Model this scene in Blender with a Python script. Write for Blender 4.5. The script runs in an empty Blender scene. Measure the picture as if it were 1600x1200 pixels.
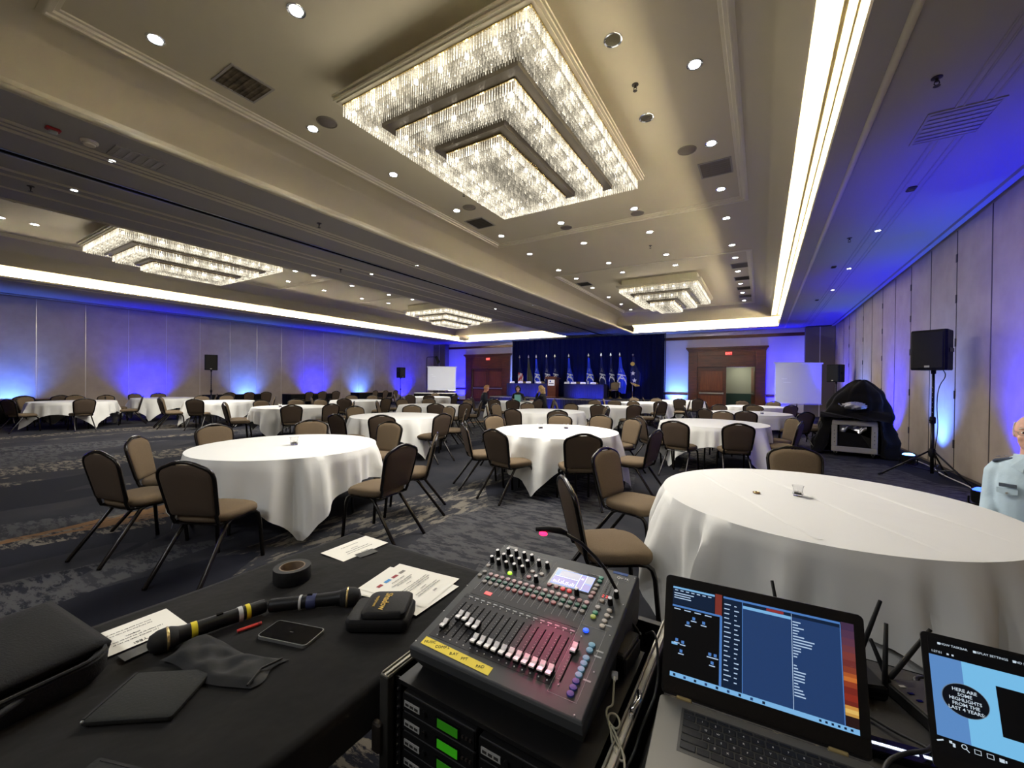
import bpy, math, random
from mathutils import Vector as V, Matrix
R = math.radians
sc = bpy.context.scene
col = sc.collection
random.seed(7)

# ------------------------------------------------------------------ camera
EYE = V((0, 0, 1.5)); FPX = 640.0
yaw, pit, rol = R(31.35), R(-.38), R(.63)
cf = V((-math.sin(yaw)*math.cos(pit), math.cos(yaw)*math.cos(pit), math.sin(pit)))
r0 = V((math.cos(yaw), math.sin(yaw), 0)); u0 = r0.cross(cf)
cr = r0*math.cos(rol) + u0*math.sin(rol); cu = u0*math.cos(rol) - r0*math.sin(rol)
cam = bpy.data.cameras.new('camera'); co = bpy.data.objects.new('camera', cam); col.objects.link(co)
cam.sensor_fit = 'HORIZONTAL'; cam.sensor_width = 36; cam.lens = FPX/1600*36
cam.clip_start = .02; cam.clip_end = 200
m = Matrix((cr, cu, -cf)).transposed().to_4x4(); m.translation = EYE; co.matrix_world = m
sc.camera = co

# ------------------------------------------------------------------ world, exposure
w = bpy.data.worlds.new('world'); sc.world = w; w.use_nodes = True
w.node_tree.nodes['Background'].inputs[0].default_value = (.9, .9, 1, 1)
w.node_tree.nodes['Background'].inputs[1].default_value = .02
vs = sc.view_settings
vs.view_transform = 'Standard'; vs.look = 'None'; vs.gamma = 1; vs.use_curve_mapping = False
vs.exposure = 0.42
try:
    sc.cycles.use_denoising = True
    sc.cycles.max_bounces = 7; sc.cycles.diffuse_bounces = 3; sc.cycles.use_adaptive_sampling = True; sc.cycles.adaptive_threshold = .035; sc.cycles.glossy_bounces = 3
    sc.cycles.transmission_bounces = 5; sc.cycles.transparent_max_bounces = 10
    sc.cycles.sample_clamp_indirect = 6; sc.cycles.caustics_reflective = False; sc.cycles.caustics_refractive = False
except Exception: pass
WARM = (1, .955, .885); COOL = (.95, .97, 1)
def lamp(name, kind, loc, energy, color, parent=None, **kw):
    l = bpy.data.lights.new(name, kind); l.energy = energy; l.color = color
    aim = kw.pop('aim', None)
    for k, v in kw.items(): setattr(l, k, v)
    o = bpy.data.objects.new(name, l); col.objects.link(o); o.location = loc
    if aim is not None: o.rotation_euler = (V(aim)).to_track_quat('-Z', 'Y').to_euler()
    if parent: o.parent = parent
    return o

# ------------------------------------------------------------------ helpers: materials
def lin(c):
    return tuple(((x/255)/12.92 if x/255 <= .04045 else ((x/255+.055)/1.055)**2.4) for x in c)
class _Mats(dict):
    def __missing__(s, k): s[k] = bpy.data.materials.new(k); return s[k]      # named first, defined by pm() further down
MATS = _Mats()
def pm(name, c, rough=.6, metal=0., spec=.4, bump=None, var=None, emit=None, es=0., trans=0., ior=1.45, coat=0., sheen=0., alpha=1., stretch=None):
    mt = MATS[name]; mt.use_nodes = True; nt = mt.node_tree; N = nt.nodes; L = nt.links
    b = N['Principled BSDF']; I = b.inputs
    cl = lin(c) + (1,)
    I['Base Color'].default_value = cl; I['Roughness'].default_value = rough; I['Metallic'].default_value = metal
    I['Specular IOR Level'].default_value = spec; I['IOR'].default_value = ior
    I['Transmission Weight'].default_value = trans; I['Coat Weight'].default_value = coat; I['Sheen Weight'].default_value = sheen
    I['Alpha'].default_value = alpha
    if emit: I['Emission Color'].default_value = lin(emit) + (1,); I['Emission Strength'].default_value = es; mt.cycles.emission_sampling = 'FRONT' if name == 'cove_lamp' else 'NONE'
    if bump or var:
        tc = N.new('ShaderNodeTexCoord'); src = tc.outputs['Object']
        if stretch:
            mp = N.new('ShaderNodeMapping'); mp.inputs['Scale'].default_value = stretch; L.new(src, mp.inputs[0]); src = mp.outputs[0]
    if var:
        nz = N.new('ShaderNodeTexNoise'); nz.inputs['Scale'].default_value = var[0]; nz.inputs['Detail'].default_value = 4
        L.new(src, nz.inputs['Vector'])
        mx = N.new('ShaderNodeMix'); mx.data_type = 'RGBA'
        c2 = lin(var[1]) + (1,)
        mx.inputs[6].default_value = cl; mx.inputs[7].default_value = c2
        rp = N.new('ShaderNodeMapRange'); rp.inputs[1].default_value = .35; rp.inputs[2].default_value = .65
        L.new(nz.outputs[0], rp.inputs[0]); L.new(rp.outputs[0], mx.inputs[0]); L.new(mx.outputs[2], I['Base Color'])
    if bump:
        nb = N.new('ShaderNodeTexNoise'); nb.inputs['Scale'].default_value = bump[0]; nb.inputs['Detail'].default_value = 3
        L.new(src, nb.inputs['Vector'])
        bp = N.new('ShaderNodeBump'); bp.inputs['Strength'].default_value = bump[1]; bp.inputs['Distance'].default_value = bump[2] if len(bump) > 2 else .005
        L.new(nb.outputs[0], bp.inputs['Height']); L.new(bp.outputs[0], I['Normal'])
    MATS[name] = mt
    return mt
# ------------------------------------------------------------------ helpers: meshes
class MB:
    def __init__(s): s.v = []; s.f = []; s.mi = []; s.m = 0
    def face(s, idx): s.f.append(tuple(idx)); s.mi.append(s.m)
    def add(s, pts, faces):
        o = len(s.v); s.v += [tuple(p) for p in pts]
        for f in faces: s.face([i+o for i in f])
        return s
    def box(s, x0, x1, y0, y1, z0, z1):
        return s.add([(x0,y0,z0),(x1,y0,z0),(x1,y1,z0),(x0,y1,z0),(x0,y0,z1),(x1,y0,z1),(x1,y1,z1),(x0,y1,z1)],
                     [(3,2,1,0),(4,5,6,7),(0,1,5,4),(1,2,6,5),(2,3,7,6),(3,0,4,7)])
    def obox(s, c, sx, sy, sz, ex, ey, ez=None):
        c = V(c); ex = V(ex).normalized(); ey = V(ey).normalized(); ez = V(ez) if ez is not None else ex.cross(ey)
        P = [c+ex*(a*sx/2)+ey*(b*sy/2)+ez*(d*sz/2) for d in (-1,1) for a,b in ((-1,-1),(1,-1),(1,1),(-1,1))]
        return s.add(P, [(3,2,1,0),(4,5,6,7),(0,1,5,4),(1,2,6,5),(2,3,7,6),(3,0,4,7)])
    def bevbox(s, x0, x1, y0, y1, z0, z1, b):
        """box with all four vertical edges and the top edge chamfered"""
        def ring(i, z): return [(x0+i+b,y0+i,z),(x1-i-b,y0+i,z),(x1-i,y0+i+b,z),(x1-i,y1-i-b,z),(x1-i-b,y1-i,z),(x0+i+b,y1-i,z),(x0+i,y1-i-b,z),(x0+i,y0+i+b,z)]
        return s.loft([ring(b*.6, z0), ring(0, z0+b), ring(0, z1-b), ring(b*.7, z1)])
    def loft(s, rings, cap=True, closed=True):
        n = len(rings[0]); o = len(s.v)
        for r in rings: s.v += [tuple(p) for p in r]
        for k in range(len(rings)-1):
            for i in range(n if closed else n-1):
                j = (i+1) % n; a = o+k*n
                s.face((a+i, a+j, a+n+j, a+n+i))
        if cap and closed:
            s.face([o+i for i in reversed(range(n))]); a = o+(len(rings)-1)*n; s.face([a+i for i in range(n)])
        return s
    def tube(s, pts, r, n=8, closed=False, cap=True):
        pts = [V(p) for p in pts]; m = len(pts); rs = r if isinstance(r, (list, tuple)) else [r]*m
        rings = []; up = None
        for i in range(m):
            a = pts[(i-1) % m] if (i > 0 or closed) else pts[i]; b = pts[(i+1) % m] if (i < m-1 or closed) else pts[i]
            t = (b-a)
            t = t.normalized() if t.length > 1e-9 else V((0,0,1))
            if up is None:
                up = V((0,0,1)) if abs(t.z) < .9 else V((1,0,0))
            x = t.cross(up)
            if x.length < 1e-6: x = t.orthogonal()
            x.normalize(); y = x.cross(t).normalized(); up = y
            rings.append([pts[i]+(x*math.cos(q)+y*math.sin(q))*rs[i] for q in [2*math.pi*k/n for k in range(n)]])
        if closed: rings.append(rings[0])
        return s.loft(rings, cap=cap and not closed)
    def cyl(s, p0, p1, r0, r1=None, n=16): return s.tube([p0, p1], [r0, r0 if r1 is None else r1], n)
    def lathe(s, prof, n=24, c=(0,0,0), axis=None):
        c = V(c)
        if axis is None: ex, ey, ez = V((1,0,0)), V((0,1,0)), V((0,0,1))
        else:
            ez = V(axis).normalized(); ex = ez.orthogonal().normalized(); ey = ez.cross(ex)
        return s.loft([[c+ex*(max(r,1e-4)*math.cos(2*math.pi*k/n))+ey*(max(r,1e-4)*math.sin(2*math.pi*k/n))+ez*z for k in range(n)] for r, z in prof])
    def ell(s, c, rx, ry, rz, n=14, m=9):
        return s.loft([[(c[0]+rx*math.sin(math.pi*j/m)*math.cos(2*math.pi*k/n), c[1]+ry*math.sin(math.pi*j/m)*math.sin(2*math.pi*k/n), c[2]-rz*math.cos(math.pi*j/m)) for k in range(n)]
                       for j in [x if 0 < x < m else (.02 if x == 0 else m-.02) for x in range(m+1)]])
    def prism(s, poly, z0, z1):
        return s.loft([[(x,y,z0) for x,y in poly], [(x,y,z1) for x,y in poly]])
    def slab(s, pts, d):
        """flat polygon given as 3D points, extruded by vector d"""
        d = V(d); return s.loft([[V(p) for p in pts], [V(p)+d for p in pts]])
    def grid(s, fn, nu, nv):
        o = len(s.v)
        for j in range(nv+1):
            for i in range(nu+1): s.v.append(tuple(fn(i/nu, j/nv)))
        for j in range(nv):
            for i in range(nu):
                a = o+j*(nu+1)+i; s.face((a, a+1, a+nu+2, a+nu+1))
        return s
    def xf(s, M, start=0):
        for i in range(start, len(s.v)): s.v[i] = tuple(M @ V(s.v[i]))
        return s
    def mesh(s, name, mat, smooth=False):
        me = bpy.data.meshes.new(name); me.from_pydata(s.v, [], s.f)
        ml = mat if isinstance(mat, (list, tuple)) else [mat]
        for x in ml: me.materials.append(MATS[x] if isinstance(x, str) else x)
        if len(ml) > 1: me.polygons.foreach_set('material_index', s.mi)
        if smooth:
            me.polygons.foreach_set('use_smooth', [True]*len(me.polygons))
            if smooth is not True: me.set_sharp_from_angle(angle=R(smooth))
        me.update(); return me
    def build(s, name, mat, parent=None, loc=(0,0,0), rot=(0,0,0), smooth=False, bevel=0):
        o = bpy.data.objects.new(name, s.mesh(name, mat, smooth)); col.objects.link(o)
        o.location = loc; o.rotation_euler = rot
        if parent: o.parent = parent
        if bevel:
            bm = o.modifiers.new('bevel', 'BEVEL'); bm.width = bevel; bm.segments = 2; bm.limit_method = 'ANGLE'; bm.angle_limit = R(50)
        return o
def tag(o, label=None, cat=None, group=None, kind=None):
    if label: o['label'] = label
    if cat: o['category'] = cat
    if group: o['group'] = group
    if kind: o['kind'] = kind
    return o
def empty(name, loc=(0,0,0), rz=0, rot=None):
    o = bpy.data.objects.new(name, None); col.objects.link(o); o.location = loc
    o.rotation_euler = rot if rot is not None else (0, 0, rz); o.empty_display_size = .1
    return o
def thing(name, label, cat, loc=(0,0,0), rz=0, group=None, rot=None):
    return tag(empty(name, loc, rz, rot), label, cat, group)
def frame_empty(name, label, cat, origin, ex, ey, group=None):
    """an Empty whose local x,y axes are ex,ey"""
    ex = V(ex).normalized(); ey = V(ey); ey = (ey-ex*ey.dot(ex)).normalized(); ez = ex.cross(ey)
    o = bpy.data.objects.new(name, None); col.objects.link(o); o.empty_display_size = .1
    M = Matrix((ex, ey, ez)).transposed().to_4x4(); M.translation = V(origin); o.matrix_world = M
    if label: tag(o, label, cat, group)
    return o
def copy_tree(o, parent=None):
    c = o.copy(); col.objects.link(c); c.parent = parent
    for ch in o.children: copy_tree(ch, c)
    return c
def structure(o): o['kind'] = 'structure'; return o
def text(body, size, mat, name='lettering', parent=None, loc=(0,0,0), rot=(0,0,0), align='CENTER', ext=.0004, bold=0):
    cu_ = bpy.data.curves.new(name, 'FONT'); cu_.body = body; cu_.size = size; cu_.align_x = align; cu_.align_y = 'CENTER'
    cu_.extrude = ext; cu_.resolution_u = 2; cu_.offset = bold
    t = bpy.data.objects.new(name, cu_); me = bpy.data.meshes.new_from_object(t)
    bpy.data.objects.remove(t); bpy.data.curves.remove(cu_)
    me.materials.clear(); me.materials.append(MATS[mat])
    o = bpy.data.objects.new(name, me); col.objects.link(o); o.location = loc; o.rotation_euler = rot
    if parent: o.parent = parent
    return o
ORD = ['first','second','third','fourth','fifth','sixth','seventh','eighth','ninth','tenth','eleventh','twelfth','thirteenth']
def px(p):
    """where a world point falls in the 1600x1200 frame (used only to number things from left to right)"""
    q = V(p)-EYE; z = q.dot(cf); return 800+FPX*q.dot(cr)/z, 600-FPX*q.dot(cu)/z

# ------------------------------------------------------------------ materials
pm('paint_ceiling', (190,180,154), .85, spec=.2, bump=(60,.05,.002))
pm('paint_soffit', (158,152,143), .85, spec=.2, bump=(60,.05,.002))
pm('paint_trim', (205,196,172), .6, spec=.3)
pm('wall_fabric', (176,163,148), .95, spec=.1, bump=(220,.25,.002), var=(3,(168,155,140)))
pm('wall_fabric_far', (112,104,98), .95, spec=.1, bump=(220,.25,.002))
pm('wall_cream', (214,208,212), .9, spec=.15, bump=(90,.1,.002))
pm('seam_metal', (196,190,180), .35, .6)
pm('seam_dark', (88,78,68), .6)
pm('hinge_metal', (60,54,50), .5, .5)
pm('mahogany', (92,44,22), .35, spec=.5, var=(2.2,(70,32,16)), stretch=(1,1,8), bump=(14,.06,.002))
pm('mahogany_light', (120,62,30), .35, spec=.5, var=(2.2,(98,48,22)), stretch=(6,1,.6))
pm('dark_slot', (14,13,12), .9)
pm('vent_grey', (120,112,100), .7); pm('vent_dark', (62,57,50), .8); pm('vent_stained', (104,92,70), .8, var=(7,(58,50,38)))
pm('speaker_grille', (112,104,94), .8)
pm('cove_lamp', (255,250,230), .6, emit=(255,241,204), es=112)
pm('lamp_disc', (255,255,255), .4, emit=(240,246,255), es=22)
pm('lamp_can', (210,212,216), .12, .9)
pm('chrome', (200,200,200), .15, 1)
pm('silver', (170,170,165), .3, .9)
pm('white_cloth', (224,223,217), .9, spec=.15, sheen=.1, bump=(7,.12,.02))
pm('table_wood', (120,90,60), .5)
pm('black_metal', (14,13,13), .35, .3)
pm('black_plastic', (9,9,10), .65, spec=.25)
pm('black_gloss', (8,8,9), .12)
pm('black_cloth', (17,16,15), .95, spec=.1, sheen=.1, bump=(9,.25,.02))
pm('chair_fabric', (108,93,74), .9, spec=.15, bump=(160,.5,.003), var=(300,(92,79,63)))
pm('chair_fabric_shaded', (76,64,53), .85, spec=.2, bump=(160,.3,.003))  # the chair fabric again, darkened for the shade on the rear of the backs
pm('chair_tube', (22,17,14), .22, .35, spec=.6)
pm('clear_glass', (250,250,250), .03, trans=1., ior=1.45)
pm('wax', (236,232,220), .5)
pm('drape_navy', (12,16,50), .9, spec=.05)
pm('skirt_black', (15,15,18), .85, spec=.15)
pm('stage_carpet', (30,30,36), .9)
pm('screen_fabric', (214,216,222), .8)
pm('paper', (238,234,220), .8); pm('ink', (40,38,36), .8); pm('ink_grey', (120,116,110), .8)
# ------------------------------------------------------------------ floor
XR, XL, YB, YN = 2.85, -21.5, 24.14, -5.0
ZS, ZB, ZC = 4.25, 4.52, 5.05          # soffit, bottom edge of the coved curve, coffer ceiling
def carpet():
    mt = bpy.data.materials.new('carpet'); mt.use_nodes = True; nt = mt.node_tree; N = nt.nodes; L = nt.links
    b = N['Principled BSDF']; b.inputs['Roughness'].default_value = .95; b.inputs['Specular IOR Level'].default_value = .1
    tc = N.new('ShaderNodeTexCoord')
    def mapping(scale, rz, src=None):
        mp = N.new('ShaderNodeMapping'); mp.inputs['Scale'].default_value = scale; mp.inputs['Rotation'].default_value = (0,0,R(rz))
        L.new(src or tc.outputs['Object'], mp.inputs[0]); return mp.outputs[0]
    def noise(vec, s, d=5, rough=.6):
        n = N.new('ShaderNodeTexNoise'); n.inputs['Scale'].default_value = s; n.inputs['Detail'].default_value = d; n.inputs['Roughness'].default_value = rough
        L.new(vec, n.inputs['Vector']); return n.outputs[0]
    def ramp(v, a, c):
        r = N.new('ShaderNodeMapRange'); r.inputs[1].default_value = a; r.inputs[2].default_value = c; L.new(v, r.inputs[0]); return r.outputs[0]
    def mul(a, c):
        x = N.new('ShaderNodeMath'); x.operation = 'MULTIPLY'; L.new(a, x.inputs[0]); L.new(c, x.inputs[1]); return x.outputs[0]
    def mix(fac, a, c):
        x = N.new('ShaderNodeMix'); x.data_type = 'RGBA'; L.new(fac, x.inputs[0])
        for i, k in ((6, a), (7, c)):
            if isinstance(k, tuple): x.inputs[i].default_value = lin(k)+(1,)
            else: L.new(k, x.inputs[i])
        return x.outputs[2]
    # distort coordinates a little, then overlay several layers of ragged angular patches
    d = N.new('ShaderNodeTexNoise'); d.inputs['Scale'].default_value = 3; d.inputs['Detail'].default_value = 6; L.new(tc.outputs['Object'], d.inputs['Vector'])
    vm = N.new('ShaderNodeVectorMath'); vm.operation = 'MULTIPLY_ADD'; vm.inputs[1].default_value = (.10,.10,0); L.new(d.outputs[1], vm.inputs[0]); L.new(tc.outputs['Object'], vm.inputs[2])
    P = vm.outputs[0]
    def cells(scale, rz, stretch):
        v = N.new('ShaderNodeTexVoronoi'); v.inputs['Scale'].default_value = scale; v.distance = 'CHEBYCHEV'
        L.new(mapping(stretch, rz, P), v.inputs['Vector'])
        s = N.new('ShaderNodeSeparateColor'); L.new(v.outputs['Color'], s.inputs[0]); return s.outputs
    base = mix(ramp(noise(mapping((1,1,1),0), 1.3), .35, .65), (50,50,54), (37,38,44))
    c1 = cells(.75, 24, (1,.34,1)); c2 = cells(.9, -38, (1,.3,1)); c3 = cells(1.5, 62, (1,.16,1))
    rag = noise(mapping((1,3,1), 12, P), 4.5, 8, .72)
    rag2 = noise(mapping((3,1,1), 30, P), 3.2, 8, .7)
    k = mix(ramp(c1[0], .62, .64), base, (29,30,38))                                            # navy patches
    k = mix(mul(ramp(c2[0], .72, .74), ramp(rag, .46, .52)), k, (70,70,72))                     # grey
    k = mix(mul(ramp(c1[1], .80, .82), ramp(rag2, .50, .56)), k, (106,101,92))                 # beige brush marks
    k = mix(mul(ramp(c3[1], .82, .84), ramp(rag, .49, .55)), k, (112,105,94))
    k = mix(mul(ramp(c3[2], .982, .985), ramp(rag2, .42, .48)), k, (122,92,62))                 # a few ochre slivers
    pile = noise(tc.outputs['Object'], 420, 2)
    k2 = N.new('ShaderNodeMix'); k2.data_type = 'RGBA'; k2.blend_type = 'MULTIPLY'; k2.inputs[0].default_value = .25
    L.new(k, k2.inputs[6]); L.new(ramp(pile, .2, .8), k2.inputs[7])
    L.new(k2.outputs[2], b.inputs['Base Color'])
    bp = N.new('ShaderNodeBump'); bp.inputs['Strength'].default_value = .4; bp.inputs['Distance'].default_value = .003
    L.new(pile, bp.inputs['Height']); L.new(bp.outputs[0], b.inputs['Normal'])
    MATS['carpet'] = mt
carpet()
structure(MB().box(XL-.3, XR+.3, YN-.3, YB+4, -.1, 0).build('floor', 'carpet'))

# ------------------------------------------------------------------ walls of folding panels
def panel_wall(side, x, seams, mat, strip, facing, hinges=False):
    w_ = structure(MB().box(min(x, x-facing*.25)-.02*facing if facing > 0 else x+.02, max(x, x-facing*.25) if facing < 0 else x-.02, YN, YB+.2, 0, 5.6).build('wall_'+side, 'wall_fabric'))
    for a, b in zip(seams[:-1], seams[1:]):
        mb = MB().box(min(x-.03*facing, x), max(x-.03*facing, x), a+.008, b-.008, .03, 4.17)
        mb.build('panel', mat, w_, bevel=.006)
    for i, s in enumerate(seams[1:-1]):
        MB().box(min(x-.02*facing, x+.006*facing), max(x-.02*facing, x+.006*facing), s-.011, s+.011, .03, 4.17).build('seam_strip', strip, w_)
        if hinges and i % 2 == 1 and 4 < s < 22:
            for z in (.5, 1.35, 2.25, 3.0, 3.7):
                MB().box(x-.015, x+.002, s-.02, s+.02, z-.07, z+.07).build('hinge', 'hinge_metal', w_)
    return w_
wl = panel_wall('left', XL, [3.55+1.212*k for k in range(-7, 17)], 'wall_fabric', 'seam_metal', 1)
wr = panel_wall('right', XR, [8.74+1.265*k for k in range(-11, 12)], 'wall_fabric', 'seam_dark', -1, True)
wn = structure(MB().box(XL, XR, YN-.2, YN, 0, 5.6).build('wall_near', 'wall_fabric'))
structure(MB().box(XR-.014, XR, YN, YB, 0, .03).build('baseboard_right', 'seam_dark'))
structure(MB().box(XL, XL+.014, YN, YB, 0, .03).build('baseboard_left', 'seam_dark'))

# back wall with two door openings
DO = [(-18.12, -15.45), (-2.96, -.27)]; DZ = 2.37
bw = MB()
xs = [XL, DO[0][0], DO[0][1], DO[1][0], DO[1][1], XR]
for a, b in ((0,1),(2,3),(4,5)): bw.box(xs[a], xs[b], YB, YB+.25, 0, 5.6)
for a, b in DO: bw.box(a, b, YB, YB+.25, DZ, 5.6)
wb = structure(bw.build('wall_back', 'wall_cream'))
# returns of folding panels beside the corners
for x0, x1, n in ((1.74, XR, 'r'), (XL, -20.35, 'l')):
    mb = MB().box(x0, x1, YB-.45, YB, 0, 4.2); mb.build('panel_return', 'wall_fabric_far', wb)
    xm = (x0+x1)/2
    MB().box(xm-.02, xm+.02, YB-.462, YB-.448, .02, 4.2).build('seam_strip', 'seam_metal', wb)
for i, (a, b, z0, z1, d) in enumerate([(-20.35, 1.74, 3.86, 4.02, .05), (-20.35, -18.7, .84, .96, .04), (-14.8, -3.45, .84, .96, .04), (.2, 1.74, .84, .96, .04), (-20.35, -18.7, 0, .12, .03), (-14.8, -3.45, 0, .12, .03), (.2, 1.74, 0, .12, .03)]):
    structure(MB().box(a, b, YB-d, YB, z0, z1).build('trim_%d' % (i+1), 'mahogany', bevel=.012))

def doorway(n, x0, x1, fx0, fx1, open_right):
    """portal of mahogany with a heavy cornice and two leaves"""
    g = structure(empty('door_%d' % n, (0, YB, 0)))
    MB().box(fx0, x0, -.10, .02, 0, 3.2).build('jamb', 'mahogany', g, bevel=.01)
    MB().box(x1, fx1, -.10, .02, 0, 3.2).build('jamb', 'mahogany', g, bevel=.01)
    MB().box(x0, x1, -.09, .02, DZ, 3.2).build('header', 'mahogany', g)
    xm = (x0+x1)/2
    MB().box(x0+.08, x1-.08, -.105, -.09, DZ+.12, 2.98).build('header_panel', 'mahogany', g, bevel=.008)
    c = MB()
    for i, (e, z0, z1) in enumerate(((.02,3.2,3.27),(.06,3.27,3.33),(.11,3.33,3.42))): c.box(fx0-e, fx1+e, -.10-e, .02, z0, z1)
    c.build('cornice', 'mahogany', g, bevel=.01)
    MB().box(fx0-.05, fx1+.05, -.03, .01, 3.42, 3.86).build('frieze', 'wall_cream', g)
    def leaf(xa, xb, ang, hinge):
        l = empty('leaf', (hinge, .05, 0), ang); l.parent = g
        s = 1 if hinge == xa else -1; W = xb-xa
        def bx(a, b, *r): return MB().box(min(s*a, s*b), max(s*a, s*b), *r)
        bx(0, W, -.02, .03, .01, DZ-.01).build('slab', 'mahogany', l)
        bx(.14, W-.14, -.032, -.02, .25, .85).build('door_panel', 'mahogany_light', l, bevel=.01)
        bx(.14, W-.14, -.032, -.02, 1.12, DZ-.2).build('door_panel', 'mahogany_light', l, bevel=.01)
        bx(.08, W-.08, -.09, -.06, .95, 1.02).build('push_bar', 'silver', l, bevel=.01)
        bx(.08, .16, -.06, -.02, .94, 1.03).build('bar_bracket', 'silver', l); bx(W-.16, W-.08, -.06, -.02, .94, 1.03).build('bar_bracket', 'silver', l)
    leaf(x0, xm, 0, x0)
    leaf(xm, x1, R(0 if not open_right else -82), x1)
    MB().box(xm-.03, xm+.03, .02, .06, 0, DZ).build('mullion', 'mahogany', g)
    # exit sign
    s = MB().box(xm-.02, xm+.30, -.14, -.105, 2.98+.0, 3.16).build('exit_sign', 'exit_face', g, bevel=.006)
    text('EXIT', .15, 'exit_letters', parent=s, loc=(xm+.14, -.142, 3.065), rot=(R(90),0,0), ext=.002)
    return g
pm('exit_face', (180,60,50), .5, emit=(230,60,50), es=.5); pm('exit_letters', (255,150,140), .5, emit=(255,120,110), es=2.2)
doorway(1, *DO[0], -18.68, -14.84, False)
doorway(2, *DO[1], -3.42, .18, True)
# the corridor beyond the open leaf
cr_ = structure(empty('wall_corridor', (0,0,0)))
pm('corridor_paint', (168,172,150), .9); pm('corridor_green', (52,74,66), .9)
MB().box(-5, 2, YB+2.2, YB+2.3, .95, 3).build('upper_wall', 'corridor_paint', cr_)
MB().box(-5, 2, YB+2.19, YB+2.3, 0, .95).build('wainscot', 'corridor_green', cr_)
MB().box(-5, 2, YB+.25, YB+2.3, 2.7, 2.8).build('corridor_ceiling', 'corridor_paint', cr_)
MB().box(-5.1, -5, YB+.25, YB+2.3, 0, 2.8).build('corridor_end', 'corridor_paint', cr_); MB().box(2, 2.1, YB+.25, YB+2.3, 0, 2.8).build('corridor_end', 'corridor_paint', cr_)
lamp('corridor_lamp', 'AREA', (-1, YB+1.3, 2.65), 16, (1,.95,.85), size=.6, aim=(0,0,-1))

# ------------------------------------------------------------------ ceiling
ceil = structure(empty('ceiling', (0,0,0)))
def cpart(mb, name, mat, **k): return mb.build(name, mat, ceil, **k)
def frame_sweep(mb, x0, x1, y0, y1, prof):
    """prof: (inset x left, inset x right, inset y, z)"""
    mb.loft([[(x0+a,y0+c,z),(x1-b,y0+c,z),(x1-b,y1-c,z),(x0+a,y1-c,z)] for a, b, c, z in prof], cap=False)
RC = dict(x0=-6.70, x1=.33, y0=.0, y1=21.7, wl=.66, wr=.61, wy=1.0)
LC = dict(x0=-17.75, x1=-10.5, y0=.0, y1=21.7, wl=1.3, wr=.8, wy=1.0)
for C_ in (RC, LC):
    mb = MB(); n = 14
    prof = []
    for i in range(n+1):
        t = math.pi/2*i/n; e = 1-math.cos(t)
        prof.append((C_['wl']*e, C_['wr']*e, C_['wy']*e, ZB+(ZC-ZB)*math.sin(t)))
    frame_sweep(mb, C_['x0'], C_['x1'], C_['y0'], C_['y1'], prof)
    cpart(mb, 'coved_border', 'paint_ceiling', smooth=35)
    # flat ceiling with two sunk panels
    fx0, fx1, fy0, fy1 = C_['x0']+C_['wl'], C_['x1']-C_['wr'], C_['y0']+C_['wy'], C_['y1']-C_['wy']
    P = [(1.0, 9.1), (12.5, 20.7)]
    mb = MB(); mb.box(fx0-.05, fx1+.05, 9.1, 12.5, ZC, ZC+.12)
    cpart(mb, 'ceiling_band', 'paint_ceiling')
    for (a, b) in P:
        mb = MB(); mb.box(fx0-.05, fx1+.05, a-.05, b+.05, ZC+.05, ZC+.15); cpart(mb, 'sunk_panel', 'paint_ceiling')
        mb = MB()
        frame_sweep(mb, fx0-.02, fx1+.02, a-.02, b+.02, [(i, i, i, z) for i, z in ((0,ZC+.05),(0,ZC-.005),(.03,ZC-.025),(.06,ZC-.02),(.065,ZC),(.10,ZC+.005),(.11,ZC+.03),(.14,ZC+.035),(.145,ZC+.05))])
        cpart(mb, 'panel_moulding', 'paint_trim', smooth=50)
# light trough along the right, the back and the left
def trough(name, a, b, inward, lamp_on, back_gap):
    """a,b end points (x,y) of the lip; inward: unit vector pointing into the room"""
    a = V((a[0],a[1],0)); b = V((b[0],b[1],0)); n = V((inward[0],inward[1],0)); Z = V((0,0,1))
    sec = back_gap
    mb = MB(); mb.loft([[a+n*(-x)+Z*z, b+n*(-x)+Z*z] for x, z in sec], cap=False, closed=False)
    cpart(mb, name, 'paint_trim')
    if lamp_on:
        mb = MB(); mb.tube([a-n*lamp_on[0]+Z*lamp_on[1], b-n*lamp_on[0]+Z*lamp_on[1]], .022, 8); cpart(mb, 'cove_light_strip', 'cove_lamp')
# sections run: lip front, lip top, trough floor, back, trough ceiling with a bead, back edge of the curve
secR = [(0,ZS),(-.012,ZS+.03),(0,ZS+.06),(.05,ZS+.06),(.06,ZS+.035),(.42,ZS+.035),(.46,ZS+.30),(.20,ZS+.37),(.0,ZS+.36),(.0,ZS+.40),(-.02,ZS+.40),(-.02,ZS+.36),(-.085,ZS+.355),(-.085,ZS+.42),(-.12,ZS+.42),(-.12,ZS+.35),(-.30,ZS+.33),(-.32,ZB)]
trough('cove_trough', (.65, -3), (.65, 23.3), (-1,0), (.17, ZS+.075), secR)
secB = [(0,ZS),(-.012,ZS+.03),(0,ZS+.06),(.05,ZS+.06),(.06,ZS+.035),(.42,ZS+.035),(.46,ZS+.40),(0,ZS+.50),(-.8,ZS+.48),(-1.45,ZS+.40),(-1.55,ZB)]
trough('cove_trough', (.65, 23.25), (-6.3, 23.25), (0,-1), (.17, ZS+.09), secB)
trough('cove_trough', (-10.4, 23.25), (-18.15, 23.25), (0,-1), (.17, ZS+.09), secB)
secL = [(0,ZS),(-.012,ZS+.03),(0,ZS+.06),(.05,ZS+.06),(.06,ZS+.035),(.52,ZS+.035),(.56,ZS+.40),(.2,ZS+.44),(-.3,ZS+.42),(-.40,ZB)]
trough('cove_trough', (-18.15, 23.3), (-18.15, -3), (1,0), (.17, ZS+.085), secL)
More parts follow.
